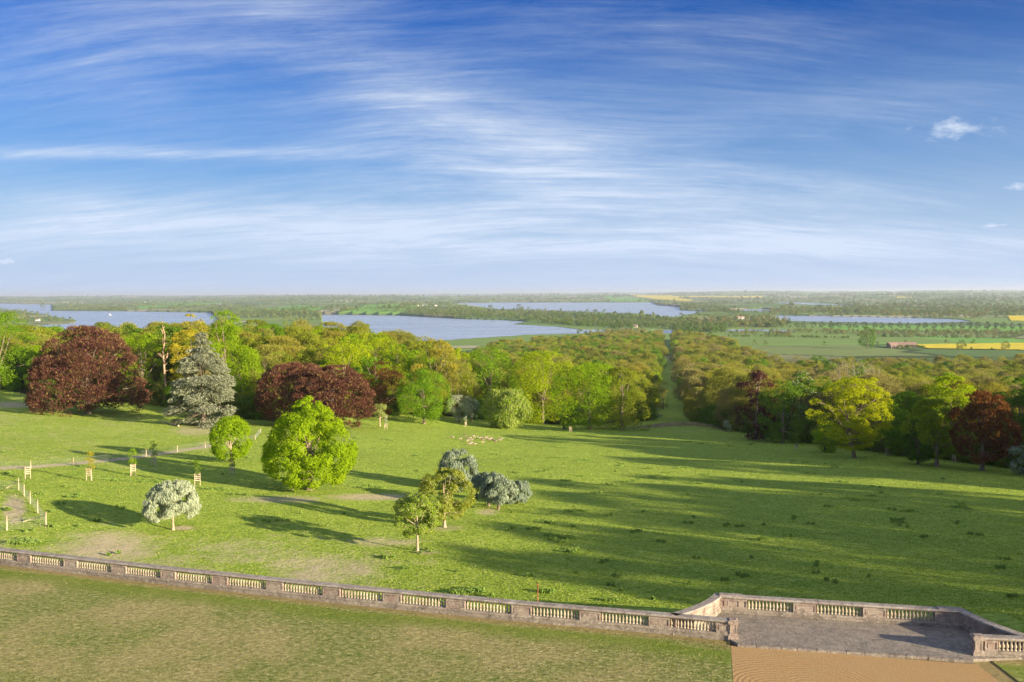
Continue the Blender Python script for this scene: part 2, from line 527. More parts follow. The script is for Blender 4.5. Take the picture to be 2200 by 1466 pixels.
def build_ground():
    ypx = np.concatenate([np.arange(632.2, 760, .5), np.arange(760, 1340, 1.6), [1350, 1380, 1420, 1500, 1700, 2200]])
    tan = (ypx - 631) / FPX
    depth = 92. / tan
    # near rows follow the actual slope: re-space rows by projecting the centre line
    yy = np.geomspace(45, 60000, 40000)
    _, pyy, _ = proj(yy * .02, yy, T(yy * .02, yy))
    pyy = np.maximum.accumulate(pyy[::-1])[::-1]
    d2 = np.interp(-ypx, -pyy, yy)
    depth = np.where(ypx > 770, d2, np.where(ypx < 740, depth, d2))
    depth = np.unique(np.sort(np.concatenate([depth, np.geomspace(240, 1400, 160), [2, 20, 40, 60000, 85000]])))
    keep = [depth[0]]
    for d in depth[1:]:
        if d > keep[-1] * 1.0012: keep.append(d)
    depth = np.array(keep)
    s = np.concatenate([[-6, -3.5, -2.2, -1.5, -1.1, -.9, -.78], np.arange(-.68, .68, .0014), [.78, .9, 1.1, 1.5, 2.2, 3.5, 6]])
    S, D = np.meshgrid(s, depth)
    X = S * D; Y = D
    Z = T(X, Y, True)
    Z = np.where((Y < 62) & (Z > -1.2), -1.2, Z)
    n, k = X.shape
    V = np.stack([X.ravel(), Y.ravel(), Z.ravel()], 1)
    i = np.arange(n * k).reshape(n, k)
    Fq = np.stack([i[:-1, :-1].ravel(), i[:-1, 1:].ravel(), i[1:, 1:].ravel(), i[1:, :-1].ravel()], 1)
    me = mesh_np('ground', V, Fq, [ground_mat()], None, True)
    px, py, c = proj(X, Y, np.where(Z < WATER, WATER, Z))
    # farmland: fields as cells round seeds
    rng = np.random.default_rng(11)
    cell = 330.
    u = X / cell; v = Y / (cell * 1.25)
    ui = np.floor(u); vi = np.floor(v)
    def h(a, b, q):
        t = np.sin(a * 12.9898 + b * 78.233 + q * 37.7) * 43758.5453
        return t - np.floor(t)
    best = np.full(X.shape, 1e9); sec = best.copy(); cid = np.zeros(X.shape)
    for du in (-1, 0, 1):
        for dv in (-1, 0, 1):
            a = ui + du; b = vi + dv
            dd = np.abs(a + h(a, b, 1) - u) * .8 + np.abs(b + h(a, b, 2) - v) * .9 + .25 * h(a, b, 5)
            m = dd < best
            sec = np.where(m, best, np.minimum(sec, dd)); cid = np.where(m, h(a, b, 3), cid); best = np.where(m, dd, best)
    pal = np.array([(.10, .17, .035), (.14, .21, .045), (.085, .13, .04), (.17, .24, .05), (.2, .2, .09), (.12, .19, .04), (.27, .25, .14), (.09, .15, .04), (.16, .2, .06), (.32, .29, .18)])
    G = pal[(cid * 9.99).astype(int)]
    hedge = (sec - best) < .05
    G = np.where(hedge[..., None], (.04, .065, .02), G)
    for P_ in BRIGHT: G = np.where((inpoly(px, py, P_) & (Y > 900))[..., None], (.14, .30, .045), G)
    shore = (Z > WATER - 1) & (Z < WATER + .35) & (Y > 1650)
    G = np.where((shore & (~hedge) & (vnoise(X / 90, Y / 90, 4) > .62))[..., None], (.24, .26, .1), G)
    G = np.where((Z < WATER)[..., None], (.1, .09, .06), G)
    # strips of pasture round the near shore
    G = np.where(((Y > 1500) & (Y < 2600) & (X < 800) & (Z > WATER))[..., None], (.15, .22, .05), G)
    G = G * 1.5
    g4 = np.concatenate([G.reshape(-1, 3), np.ones((n * k, 1))], 1).astype(np.float32)
    at = me.attributes.new('gcol', 'FLOAT_COLOR', 'POINT'); at.data.foreach_set('color', g4.ravel())
    dry = dry_at(px, py)
    far = sm(900, 1150, Y) * (1 - 0 * X)
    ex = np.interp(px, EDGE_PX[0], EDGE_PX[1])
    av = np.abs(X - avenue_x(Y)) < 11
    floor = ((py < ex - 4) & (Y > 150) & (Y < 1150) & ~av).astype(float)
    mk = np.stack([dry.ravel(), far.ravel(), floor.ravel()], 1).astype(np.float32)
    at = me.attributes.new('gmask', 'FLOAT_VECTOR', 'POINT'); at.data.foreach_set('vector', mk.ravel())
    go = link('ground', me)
    tag(go, kind='structure')
    # oilseed crops stand a metre above the ground as sheets of their own
    fpx = px[:-1, :-1] / 4 + px[1:, 1:] / 4 + px[:-1, 1:] / 4 + px[1:, :-1] / 4
    fpy = py[:-1, :-1] / 4 + py[1:, 1:] / 4 + py[:-1, 1:] / 4 + py[1:, :-1] / 4
    ym = simple('rapeseed_crop', (.62, .50, .01), (.8, .62, .02), .05, .9, .3, .2)
    for P_ in YELLOW:
        sel = inpoly(fpx, fpy, P_).ravel() & (Y[:-1, :-1].ravel() > 900)
        if sel.sum() == 0: continue
        q = Fq[sel]
        used, inv = np.unique(q, return_inverse=True)
        VV = V[used].copy(); VV[:, 2] += 1.0 + (VV[:, 1] > 5000) * 1.5
        o = link('rapeseed_field', mesh_np('rapeseed_field', VV, inv.reshape(q.shape), [ym], None, True))
        tag(o, kind='structure')


EDGE_PX = ([-400, 0, 80, 330, 450, 560, 760, 900, 1040, 1230, 1390, 1480, 1560, 1700, 1900, 2200, 2500],
           [835, 838, 858, 872, 900, 905, 900, 893, 905, 915, 905, 903, 925, 948, 975, 1012, 1040])


def avenue_x(y):
    return 58.0 + (y - 320) * (332 / 1905.)


def water_mat():
    m, w = newmat('lake_water')
    pos = w.n('ShaderNodeNewGeometry').outputs['Position']
    a = w.noise(w.mapping(pos, (0, 0, 0), (0, 0, 0), (.35, 1, 1)), .35, 4, .6)
    b = w.noise(w.mapping(pos, (0, 0, 0), (0, 0, RAD(8)), (.25, 1.4, 1)), .012, 4, .6)
    h = w.math('ADD', a, w.math('MULTIPLY', b, .6))
    bb = w.n('ShaderNodeBsdfPrincipled', ins={'Roughness': w.ramp(b, [(.35, .16), (.65, .34)]), 'Base Color': (.34, .39, .46, 1), 'IOR': 1.33, 'Specular IOR Level': .7})
    bp = w.n('ShaderNodeBump', ins={'Strength': .28, 'Distance': 1., 'Height': h})
    w.t.links.new(bp.outputs[0], bb.inputs['Normal'])
    w.n('ShaderNodeOutputMaterial', ins={0: bb.outputs[0]})
    return m


build_ground()
mb = MB()
mb.add([(-9000, 1300, WATER), (9000, 1300, WATER), (9000, 13000, WATER), (-9000, 13000, WATER)], [(0, 1, 2, 3)])
tag(mb.obj('water', water_mat()), kind='structure')


# ---------------------------------------------------------------- terrace: lawn, gravel, paving
def wall_base_y(px):
    # near foot of the long balustrade in the photograph
    return np.interp(px, [-900, -400, 0, 370, 740, 1090, 1440, 1575], [1095, 1163, 1214, 1258.5, 1299, 1334, 1365, 1378])


def WP(px):
    p = hitz(px, float(wall_base_y(px)))
    return Vector((float(p[0]), float(p[1])))


_wp = [WP(p) for p in (-900, -650, -400, -200, 0, 185, 370, 555, 740, 915, 1090, 1265, 1440, 1575)]
RA = hitz(2113, 1415); RB = hitz(2200, 1419)
RA = Vector((float(RA[0]), float(RA[1]))); RB = Vector((float(RB[0]), float(RB[1])))
rd = (RB - RA).normalized()
F1 = Vector(hitz(1542, 1320).tolist()); F2 = Vector(hitz(2068, 1355).tolist())
fd = (F2 - F1).normalized(); fn = Vector((-fd.y, fd.x))


def lawn_mat():
    m, w = newmat('lawn_grass')
    pos = w.n('ShaderNodeNewGeometry').outputs['Position']
    e = w.n('ShaderNodeAttribute', attribute_name='edge').outputs['Fac']
    n1 = w.noise(pos, .12, 4, .6)
    n2 = w.noise(w.mapping(pos, (0, 0, 0), (0, 0, RAD(25)), (1, 1.9, 1)), .9, 6, .68)
    n3 = w.noise(w.mapping(pos, (0, 0, 0), (0, 0, RAD(25)), (1, 1.5, 1)), 2.6, 6, .78)
    g = w.mix(w.ramp(n2, [(.36, 0.), (.64, 1.)]), (.13, .16, .035), (.34, .3, .11))
    g = w.mix(w.ramp(n1, [(.44, 0.), (.6, 1.)]), w.mix(.45, g, (.14, .21, .03)), w.mix(n2, (.22, .21, .07), (.46, .37, .16)))
    g = w.mix(w.math('MULTIPLY', w.ramp(n3, [(.5, 0.), (.62, 1.)]), .7), g, (.55, .46, .23))
    g = w.mix(w.math('MULTIPLY', w.ramp(n3, [(.36, 1.), (.48, 0.)]), .7), g, (.07, .09, .022))
    ee = w.math('ADD', e, w.math('MULTIPLY_ADD', n1, 2.2, -1.1))
    ef = w.ramp(w.math('MULTIPLY', ee, .1), [(.06, 0.), (.12, .8), (.22, .65), (.36, 0.)])
    g = w.mix(ef, g, w.mix(n2, (.1, .17, .012), (.2, .26, .03)))
    ef2 = w.ramp(w.math('MULTIPLY', e, .1), [(.03, 1.), (.08, 0.)])
    g = w.mix(w.math('MULTIPLY', ef2, .7), g, (.28, .2, .09))
    bh = w.math('ADD', w.math('MULTIPLY', n3, .7), n2)
    finish(w, g, .95, bh, .7, .16, .1)
    return m


def gravel_mat():
    m, w = newmat('raked_gravel')
    pos = w.n('ShaderNodeNewGeometry').outputs['Position']
    hs = None
    for cpx, cpy, r in ((1668, 1478, 0), (1748, 1482, 0)):
        c = hitz(cpx, cpy)
        d = w.n('ShaderNodeVectorMath', operation='DISTANCE', ins={0: pos, 1: (float(c[0]), float(c[1]), 0)}).outputs['Value']
        hs = d if hs is None else w.math('MINIMUM', hs, d)
    fine = w.noise(pos, 14., 3, .8)
    warp = w.noise(pos, 1.1, 2, .5)
    ring = w.math('SINE', w.math('MULTIPLY_ADD', hs, 2 * math.pi / .31, w.math('MULTIPLY', warp, 7.)))
    inside = w.ramp(w.math('MULTIPLY', w.math('ADD', hs, w.math('MULTIPLY', warp, 1.2)), .1), [(.42, 1.), (.56, .15)])
    ring = w.math('MULTIPLY', ring, inside)
    col = w.mix(w.ramp(fine, [(.3, 0.), (.7, 1.)]), (.29, .17, .065), (.57, .365, .17))
    col = w.mix(w.math('MULTIPLY', w.ramp(w.noise(pos, .5, 4, .6), [(.4, 0.), (.7, 1.)]), .35), col, (.42, .3, .15))
    bh = w.math('MULTIPLY_ADD', ring, .15, w.math('MULTIPLY', fine, .9))
    finish(w, col, .95, bh, .9, .06, .1)
    return m


def stone_col(w, pos, a, b, lich, dark):
    n1 = w.noise(pos, 1.1, 6, .65); n2 = w.noise(pos, 6., 6, .7); n3 = w.noise(pos, 2.7, 5, .7)
    c = w.mix(w.ramp(n1, [(.38, 0.), (.62, 1.)]), a, b)
    c = w.mix(w.math('MULTIPLY', w.ramp(n2, [(.54, 0.), (.62, 1.)]), .75), c, lich)
    c = w.mix(w.math('MULTIPLY', w.ramp(n3, [(.5, 0.), (.66, 1.)]), .75), c, dark)
    return c, n2


def stonemat(name, a, b, lich=(.62, .58, .48), dark=(.13, .115, .1), blocks=True):
    m, w = newmat(name)
    pos = w.n('ShaderNodeNewGeometry').outputs['Position']
    c, n2 = stone_col(w, pos, a, b, lich, dark)
    finish(w, c, .92, n2, .6, .035, .15)
    return m


def paving_mat():
    m, w = newmat('flagstones')
    pos = w.n('ShaderNodeNewGeometry').outputs['Position']
    mp = w.mapping(pos, (0, 0, 0), (0, 0, -math.atan2(fd.y, fd.x)), (1, 1, 1))
    wr = w.noise(pos, 1.5, 3, .6, out=1)
    mp = w.n('ShaderNodeVectorMath', operation='MULTIPLY_ADD', ins={0: wr, 1: (.12, .12, 0), 2: mp}).outputs[0]
    br = w.n('ShaderNodeTexBrick', ins={'Vector': mp, 'Scale': 1., 'Mortar Size': .02, 'Brick Width': 1.15, 'Row Height': .72, 'Color1': (.22, .18, .145, 1), 'Color2': (.3, .25, .2, 1), 'Mortar': (.07, .07, .045, 1)})
    c, n2 = stone_col(w, pos, (.19, .16, .13), (.32, .26, .2), (.52, .46, .38), (.1, .095, .07))
    c = w.mix(.6, br.outputs[0], c)
    sp = w.n('ShaderNodeTexVoronoi', ins={'Vector': pos, 'Scale': 5.}).outputs['Distance']
    c = w.mix(w.math('MULTIPLY', w.ramp(sp, [(.1, 1.), (.2, 0.)]), w.ramp(w.noise(pos, .8, 3, .6), [(.45, 0.), (.6, .9)])), c, (.6, .57, .5))
    bh = w.math('MULTIPLY_ADD', br.outputs[1], -1.5, n2)
    finish(w, c, .9, bh, .6, .04, .2)
    return m


LAWN = lawn_mat(); GRAVEL = gravel_mat(); PAVE = paving_mat()
STONE = stonemat('weathered_stone', (.27, .185, .15), (.36, .29, .23), (.46, .42, .34))
STONE_TOP = stonemat('coping_stone', (.27, .215, .18), (.36, .31, .26), (.48, .45, .39), (.15, .13, .11))
STONE_LOW = stonemat('plinth_stone', (.2, .16, .13), (.29, .24, .19), (.45, .41, .33), (.09, .08, .065))
BALU = stonemat('baluster_stone', (.36, .28, .2), (.46, .39, .28), (.5, .46, .37), (.14, .12, .09))


def sheet(name, outline_near, depth_rows, mat):
    """grid from an outline (list of Vector2) inwards to -y, with distance-to-wall attribute"""
    V = []; E_ = []
    n = len(outline_near)
    for dd in depth_rows:
        for p in outline_near:
            V.append((p.x, p.y - dd, 0.)); E_.append(dd)
    i = np.arange(len(V)).reshape(len(depth_rows), n)
    Fq = np.stack([i[:-1, :-1].ravel(), i[1:, :-1].ravel(), i[1:, 1:].ravel(), i[:-1, 1:].ravel()], 1)
    me = mesh_np(name, V, Fq, [mat])
    at = me.attributes.new('edge', 'FLOAT', 'POINT'); at.data.foreach_set('value', np.array(E_, np.float32))
    return tag(link(name, me), kind='structure')


GL = hitz(1571, 1400); GL = Vector(GL.tolist())           # left border of gravel
gl2 = Vector(hitz(1575, 1464).tolist()); gdir = (gl2 - GL).normalized()
GR = Vector(hitz(2098, 1427).tolist())
rows = [-.1, 1, 2, 3.5, 6, 12, 25, 60, 150, 400]
lawn_left = [p + Vector((0, -.05)) for p in _wp[:-1]] + [WP(1568) + Vector((0, -.05))]
# left lawn: right-hand border follows the gravel edge
V = []; EE = []
for dd in rows:
    for k, p in enumerate(lawn_left):
        q = Vector((p.x, p.y - dd))
        if k == len(lawn_left) - 1: q = GL + gdir * max(dd - 1.0, -1.2) if dd > 0 else p.copy()
        V.append((q.x, q.y, 0.)); EE.append(dd)
i = np.arange(len(V)).reshape(len(rows), len(lawn_left))
me = mesh_np('lawn', V, np.stack([i[:-1, :-1].ravel(), i[1:, :-1].ravel(), i[1:, 1:].ravel(), i[:-1, 1:].ravel()], 1), [LAWN])
at = me.attributes.new('edge', 'FLOAT', 'POINT'); at.data.foreach_set('value', np.array(EE, np.float32))
tag(link('lawn', me), kind='structure')
gr2 = Vector(hitz(2148, 1466).tolist())
grd = (gr2 - GR).normalized()
sheet('lawn', [RA + Vector((.3, -.05)) + rd * t for t in (0, 20, 60, 200)], rows, LAWN)
# gravel lies over lawn level, from step edge backwards
N1 = Vector(hitz(1584, 1387).tolist()); N2 = Vector(hitz(2089, 1421).tolist())
mb = MB()
g0 = GL + gdir * -.9; g1 = GR + grd * .1
mb.add([(g0.x, g0.y, .008), ((GL + gdir * 60).x, (GL + gdir * 60).y, .008), ((GR + grd * 4.6).x, (GR + grd * 4.6).y, .008), (g1.x, g1.y, .008)], [(0, 1, 2, 3)])
q = GR + grd * 4.6
mb.add([(q.x, q.y, .008), ((GL + gdir * 60).x, (GL + gdir * 60).y, .008), (q.x + 25, q.y - 60, .008)], [(0, 1, 2)])
tag(mb.obj('gravel', GRAVEL), kind='structure')
# ground slab just under the terrace so no gap opens by the gravel
mb = MB()
mb.add([(GL.x - 1, GL.y + .2, -.05), (GL.x - 1, -300, -.05), (GL.x + 60, -300, -.05), (RA.x + 2, RA.y - .2, -.05)], [(0, 1, 2, 3)])
tag(mb.obj('terrace_ground', LAWN), kind='structure')

WL = F1 + fd * -2.9 + fn * -4.4
WR = F2 + fd * 2.9 + fn * -4.4


def bez(a, b, c, n=9):
    return [a * (1 - t) ** 2 + b * 2 * t * (1 - t) + c * t * t for t in [k / (n - 1) for k in range(n)]]


wing_l = bez(WL, F1 + fd * -.7 + fn * -2.2, F1)
wing_r = bez(F2, F2 + fd * .7 + fn * -2.2, WR)
mb = MB()
pl = [N1, N2] + [WR + rd * -.6 + fn * .2] + list(reversed(wing_r)) + list(reversed(wing_l)) + [WP(1470) + fn * .25, WP(1560) + fn * .3]
Zt = .13
n = len(pl)
mb.add([(p.x, p.y, Zt) for p in pl] + [(p.x, p.y, -.4) for p in pl], [tuple(range(n))] + [(k, n + k, n + (k + 1) % n, (k + 1) % n) for k in range(n)])
tag(mb.obj('paving', PAVE), kind='structure')
mb = MB()   # edging kerb along the gravel
d_ = (N2 - N1).normalized(); nn_ = Vector((d_.y, -d_.x))
L_ = (N2 - N1).length
x = 0.
kr = random.Random(3)
while x < L_ - .4:
    l = min(kr.uniform(.9, 1.9), L_ - x)
    c = N1 + d_ * (x + l / 2) + nn_ * (.12 + kr.uniform(-.02, .02))
    mb.box((c.x, c.y, .065 + kr.uniform(-.01, .02)), (l - .03, .3, .19), math.atan2(d_.y, d_.x))
    x += l
tag(mb.obj('kerb', STONE_LOW), kind='structure')


# ---------------------------------------------------------------- balustrades
def sweep(mb, prof, pts, m=0, closed_ends=True):
    """closed profile [(offset, z)] along a plan polyline; offset is to the right-hand normal"""
    n = len(pts); k = len(prof)
    vs = []
    for i, p in enumerate(pts):
        if i == 0: d = (pts[1] - pts[0]).normalized(); s = 1.
        elif i == n - 1: d = (pts[-1] - pts[-2]).normalized(); s = 1.
        else:
            a = (pts[i] - pts[i - 1]).normalized(); b = (pts[i + 1] - pts[i]).normalized()
            d = (a + b).normalized(); s = 1 / max(.5, d.dot(a))
        nrm = Vector((d.y, -d.x))
        for o, z in prof:
            q = p + nrm * o * s
            vs.append((q.x, q.y, z))
    fs = []
    for i in range(n - 1):
        for j in range(k):
            j2 = (j + 1) % k
            fs.append((i * k + j, (i + 1) * k + j, (i + 1) * k + j2, i * k + j2))
    fs.append(tuple(reversed(range(k)))); fs.append(tuple((n - 1) * k + j for j in range(k)))
    mb.add(vs, fs, m)


PLZ0, PLZ1, CPZ0, CPZ1 = -3.2, .44, 1.07, 1.27
bal_prof = [(.095, 0), (.095, .05), (.06, .07), (.05, .1), (.085, .17), (.1, .24), (.085, .32), (.05, .42), (.042, .49), (.06, .53), (.09, .56), (.095, .63)]
mb = MB(); mb.lathe(bal_prof, 10); BAL_ME = mb.mesh('baluster', [BALU])


def pier(parent, a, b, w=.4, panels=1):
    mb = MB()
    d = (b - a); L = d.length; d = d.normalized(); rz = math.atan2(d.y, d.x); nr = Vector((d.y, -d.x))
    c = (a + b) / 2; h = CPZ0 - PLZ1
    mb.box((c.x, c.y, PLZ1 + h / 2), (L, w - .06, h), rz)
    e = .09
    for sgn in (1, -1):
        off = nr * sgn * (w / 2 - .015)
        xs = [0., L] if panels == 1 else [0, L * .24, L * .74, L]
        for x in xs:                              # stiles
            xx = min(max(x, e / 2 + .002), L - e / 2 - .002)
            q = a + d * xx + off
            mb.box((q.x, q.y, PLZ1 + h / 2), (e if panels == 1 or x in (0, L) else e * 1.6, .05, h - .004), rz)
        for z in (PLZ1 + .06, CPZ0 - .06):
            q = c + off * 1.006
            mb.box((q.x, q.y, z), (L - .006, .05, .11), rz)
        # raised field inside the recess
        for x0, x1 in zip(xs[:-1], xs[1:]):
            q = a + d * ((x0 + x1) / 2) + nr * sgn * (w / 2 - .03)
            if x1 - x0 > .5: mb.box((q.x, q.y, PLZ1 + h / 2), (x1 - x0 - .34, .04, h - .3), rz)
    mb.obj('pier', STONE, parent)


def balusters(parent, a, b, n, as_parts, bucket):
    d = b - a
    for k in range(n):
        p = a + d * ((k + .5) / n)
        if as_parts:
            o = link('baluster', BAL_ME, parent); o.location = (p.x, p.y, PLZ1)
            o.rotation_euler = (random.uniform(-.02, .02), random.uniform(-.02, .02), random.uniform(0, 3))
        else: bucket.lathe(bal_prof, 8, (p.x, p.y, PLZ1))


PROF_PL = [(.27, PLZ0), (.27, .26), (.30, .28), (.30, .36), (.23, PLZ1), (-.23, PLZ1), (-.32, .3), (-.36, -.1), (-.5, PLZ0)]
PROF_CP = [(.2, CPZ0), (.25, CPZ0 + .06), (.31, CPZ0 + .09), (.31, CPZ1 - .03), (.27, CPZ1), (-.27, CPZ1), (-.31, CPZ1 - .03), (-.31, CPZ0 + .09), (-.25, CPZ0 + .06), (-.2, CPZ0)]


def inner(px):   # centre line of the wall, .3 m behind its visible foot
    p = WP(px); q = WP(px + 20)
    d = (q - p).normalized()
    return p + Vector((-d.y, d.x)) * .3


t = thing('balustrade', 'long pinkish stone balustrade running along the lawn from the left edge to the paved bastion', 'balustrade')
cl = [inner(p) for p in (-900, -650, -400, -200, 0, 185, 370, 555, 740, 915, 1090, 1265, 1440, 1570)]
mb = MB(); sweep(mb, PROF_PL, cl); mb.obj('plinth', STONE_LOW, t)
mb = MB(); sweep(mb, PROF_CP, cl); mb.obj('coping', STONE_TOP, t)
bal_n = 14
starts = [64, 164, 269, 375, 487, 606, 729, 861, 998, 1141, 1289, 1438]
ends = [s + (e - s) * .70 for s, e in zip(starts, starts[1:] + [1591])]
ends[0] = 135
starts = [-208, -120, -31] + starts; ends = [-152, -62, 35] + ends
bucket = MB()
for i, (s, e) in enumerate(zip(starts, ends)):
    e = min(e, 1538)
    balusters(t, inner(s), inner(e), bal_n, i >= 8, bucket)
    nx = starts[i + 1] if i + 1 < len(starts) else 1569
    pier(t, inner(e), inner(nx))
pier(t, inner(-260), inner(-208))
pier(t, inner(-870), inner(-262))
tag(bucket.obj('baluster', BALU, t), 'small far balusters at the left of the run', kind='stuff')


def end_pier(parent, c, rz):
    mb = MB()
    mb.box((c.x, c.y, .16), (.66, .66, .36), rz); mb.box((c.x, c.y, .40), (.56, .56, .12), rz, 0, .9)
    mb.box((c.x, c.y, .76), (.46, .46, .6), rz)
    ca, sa = math.cos(rz), math.sin(rz)
    for a, b in ((1, 0), (-1, 0), (0, 1), (0, -1)):
        x, y = a * .225, b * .225
        for o in (-.17, .17):
            u, v = (x, y + o) if a else (x + o, y)
            mb.box((c.x + u * ca - v * sa, c.y + u * sa + v * ca, .76), (.05 if a else .08, .08 if a else .05, .56), rz)
    mb.box((c.x, c.y, 1.10), (.6, .6, .09), rz); mb.box((c.x, c.y, 1.21), (.68, .68, .13), rz); mb.box((c.x, c.y, 1.295), (.6, .6, .05), rz, 0, .7)
    mb.obj('end_pier', STONE, parent)


end_pier(t, inner(1577), math.atan2(rd.y, rd.x))

t = thing('balustrade', 'stone parapet with curved wings round the paved bastion, three open baluster panels in its front', 'balustrade')
off = fn * .3
front = [p + off for p in wing_l] + [p + off for p in wing_r]
mb = MB(); sweep(mb, PROF_PL, front); mb.obj('plinth', STONE_LOW, t)
mb = MB(); sweep(mb, PROF_CP, front); mb.obj('coping', STONE_TOP, t)
FL = (F2 - F1).length
def onf(px):
    f = (px - 1542) / (2068 - 1542)
    # perspective-correct along the front
    za, zb = F1.y, F2.y
    f = f * za / (zb + f * (za - zb)) if True else f
    return F1 + off + fd * FL * f
pn = [(1605, 1704), (1753, 1854), (1904, 2009)]
prev = 1543
for a, b in pn:
    pier(t, onf(prev), onf(a), panels=3 if prev == 1543 else 1)
    balusters(t, onf(a), onf(b), 13, True, None)
    prev = b
pier(t, onf(prev), onf(2067), panels=3)
for w_ in (wing_l, wing_r):
    pts = [p + off for p in w_]
    for k in range(0, 8, 2): pier(t, pts[k].lerp(pts[k + 1], .02), pts[k + 2].lerp(pts[k + 1], .02))
for c in (onf(1570), onf(2043)):     # raised blocks over the two front corners
    mb = MB(); mb.box((c.x, c.y, CPZ1 + .035), (1.5, .5, .07), math.atan2(fd.y, fd.x)); mb.obj('cap_block', STONE_TOP, t)

t = thing('balustrade', 'short stone balustrade right of the paving, cut by the right edge of the picture', 'balustrade')
rn = Vector((-rd.y, rd.x))
r0_ = RA + rn * .3
rp = [r0_ + rd * -.2, r0_ + rd * 60]
mb = MB(); sweep(mb, PROF_PL, rp); mb.obj('plinth', STONE_LOW, t)
mb = MB(); sweep(mb, PROF_CP, rp); mb.obj('coping', STONE_TOP, t)
x = .85
pier(t, r0_ + rd * .1, r0_ + rd * x)
for k in range(3):
    balusters(t, r0_ + rd * x, r0_ + rd * (x + 3.0), 13, True, None)
    pier(t, r0_ + rd * (x + 3.0), r0_ + rd * (x + 4.6))
    x += 4.6
pier(t, r0_ + rd * x, r0_ + rd * 59)
end_pier(t, r0_ + rd * -.25, math.atan2(rd.y, rd.x))


# ---------------------------------------------------------------- trees
def quads(pos, nrm, size, aspect, rng, axis=None):
    """leaf quads centred at pos facing nrm"""
    n = len(pos)
    nrm = nrm / np.maximum(np.linalg.norm(nrm, axis=1, keepdims=True), 1e-6)
    r = rng.normal(size=(n, 3)) if axis is None else axis + rng.normal(size=(n, 3)) * .25
    u = np.cross(nrm, r); u /= np.maximum(np.linalg.norm(u, axis=1, keepdims=True), 1e-6)
    v = np.cross(nrm, u)
    s = size[:, None]
    a = u * s; b = v * s * aspect
    # kite shape so that leaves do not read as squares
    V = np.stack([pos - a * .5, pos - b * .42 - a * .05, pos + a * .55, pos + b * .42 - a * .05], 1).reshape(-1, 3)
    F_ = np.arange(n * 4).reshape(n, 4)
    return V, F_


def profile(kind, t):
    """crown radius (0..1) against height in the crown (0..1)"""
    t = np.clip(t, 0, 1)
    if kind == 'round': return np.sqrt(np.clip(1 - ((t - .45) / .56) ** 2, 0.02, 1))
    if kind == 'oak': return np.where(t < .35, .62 + .38 * np.sin(t / .35 * np.pi / 2), np.sqrt(np.clip(1 - ((t - .35) / .67) ** 2, .01, 1)) ** .85)
    if kind == 'pyramid': return np.where(t < .28, .7 + .3 * np.sin(t / .28 * np.pi / 2), (np.clip(1 - ((t - .28) / .74) ** 1.7, .01, 1)) ** .8)
    if kind == 'tent': return (np.clip(1 - t ** 1.45, .01, 1)) ** .75 * (.92 + .08 * np.minimum(1, t / .15))
    if kind == 'cedar': return (np.clip(1 - t ** 1.9, .01, 1)) ** .8 * (.75 + .25 * np.minimum(1, t / .2))
    if kind == 'cone': return (1 - t) ** .75 * (.35 + .65 * np.minimum(1, t / .12)) + .03
    if kind == 'tall': return np.sqrt(np.clip(1 - (np.abs(t - .45) / .57) ** 2.6, .02, 1))
    if kind == 'dome': return np.sqrt(np.clip(1 - (t / 1.02) ** 2.1, .01, 1)) * (.9 + .1 * np.minimum(1, t / .15))
    if kind == 'umbrella': return np.where(t < .3, .8 + .2 * t / .3, np.sqrt(np.clip(1 - ((t - .3) / .72) ** 2, .01, 1)))
    if kind == 'spread': return np.where(t < .5, .45 + .55 * np.sin(t / .5 * np.pi / 2), np.sqrt(np.clip(1 - ((t - .5) / .52) ** 2, .02, 1)))
    return np.ones_like(t)


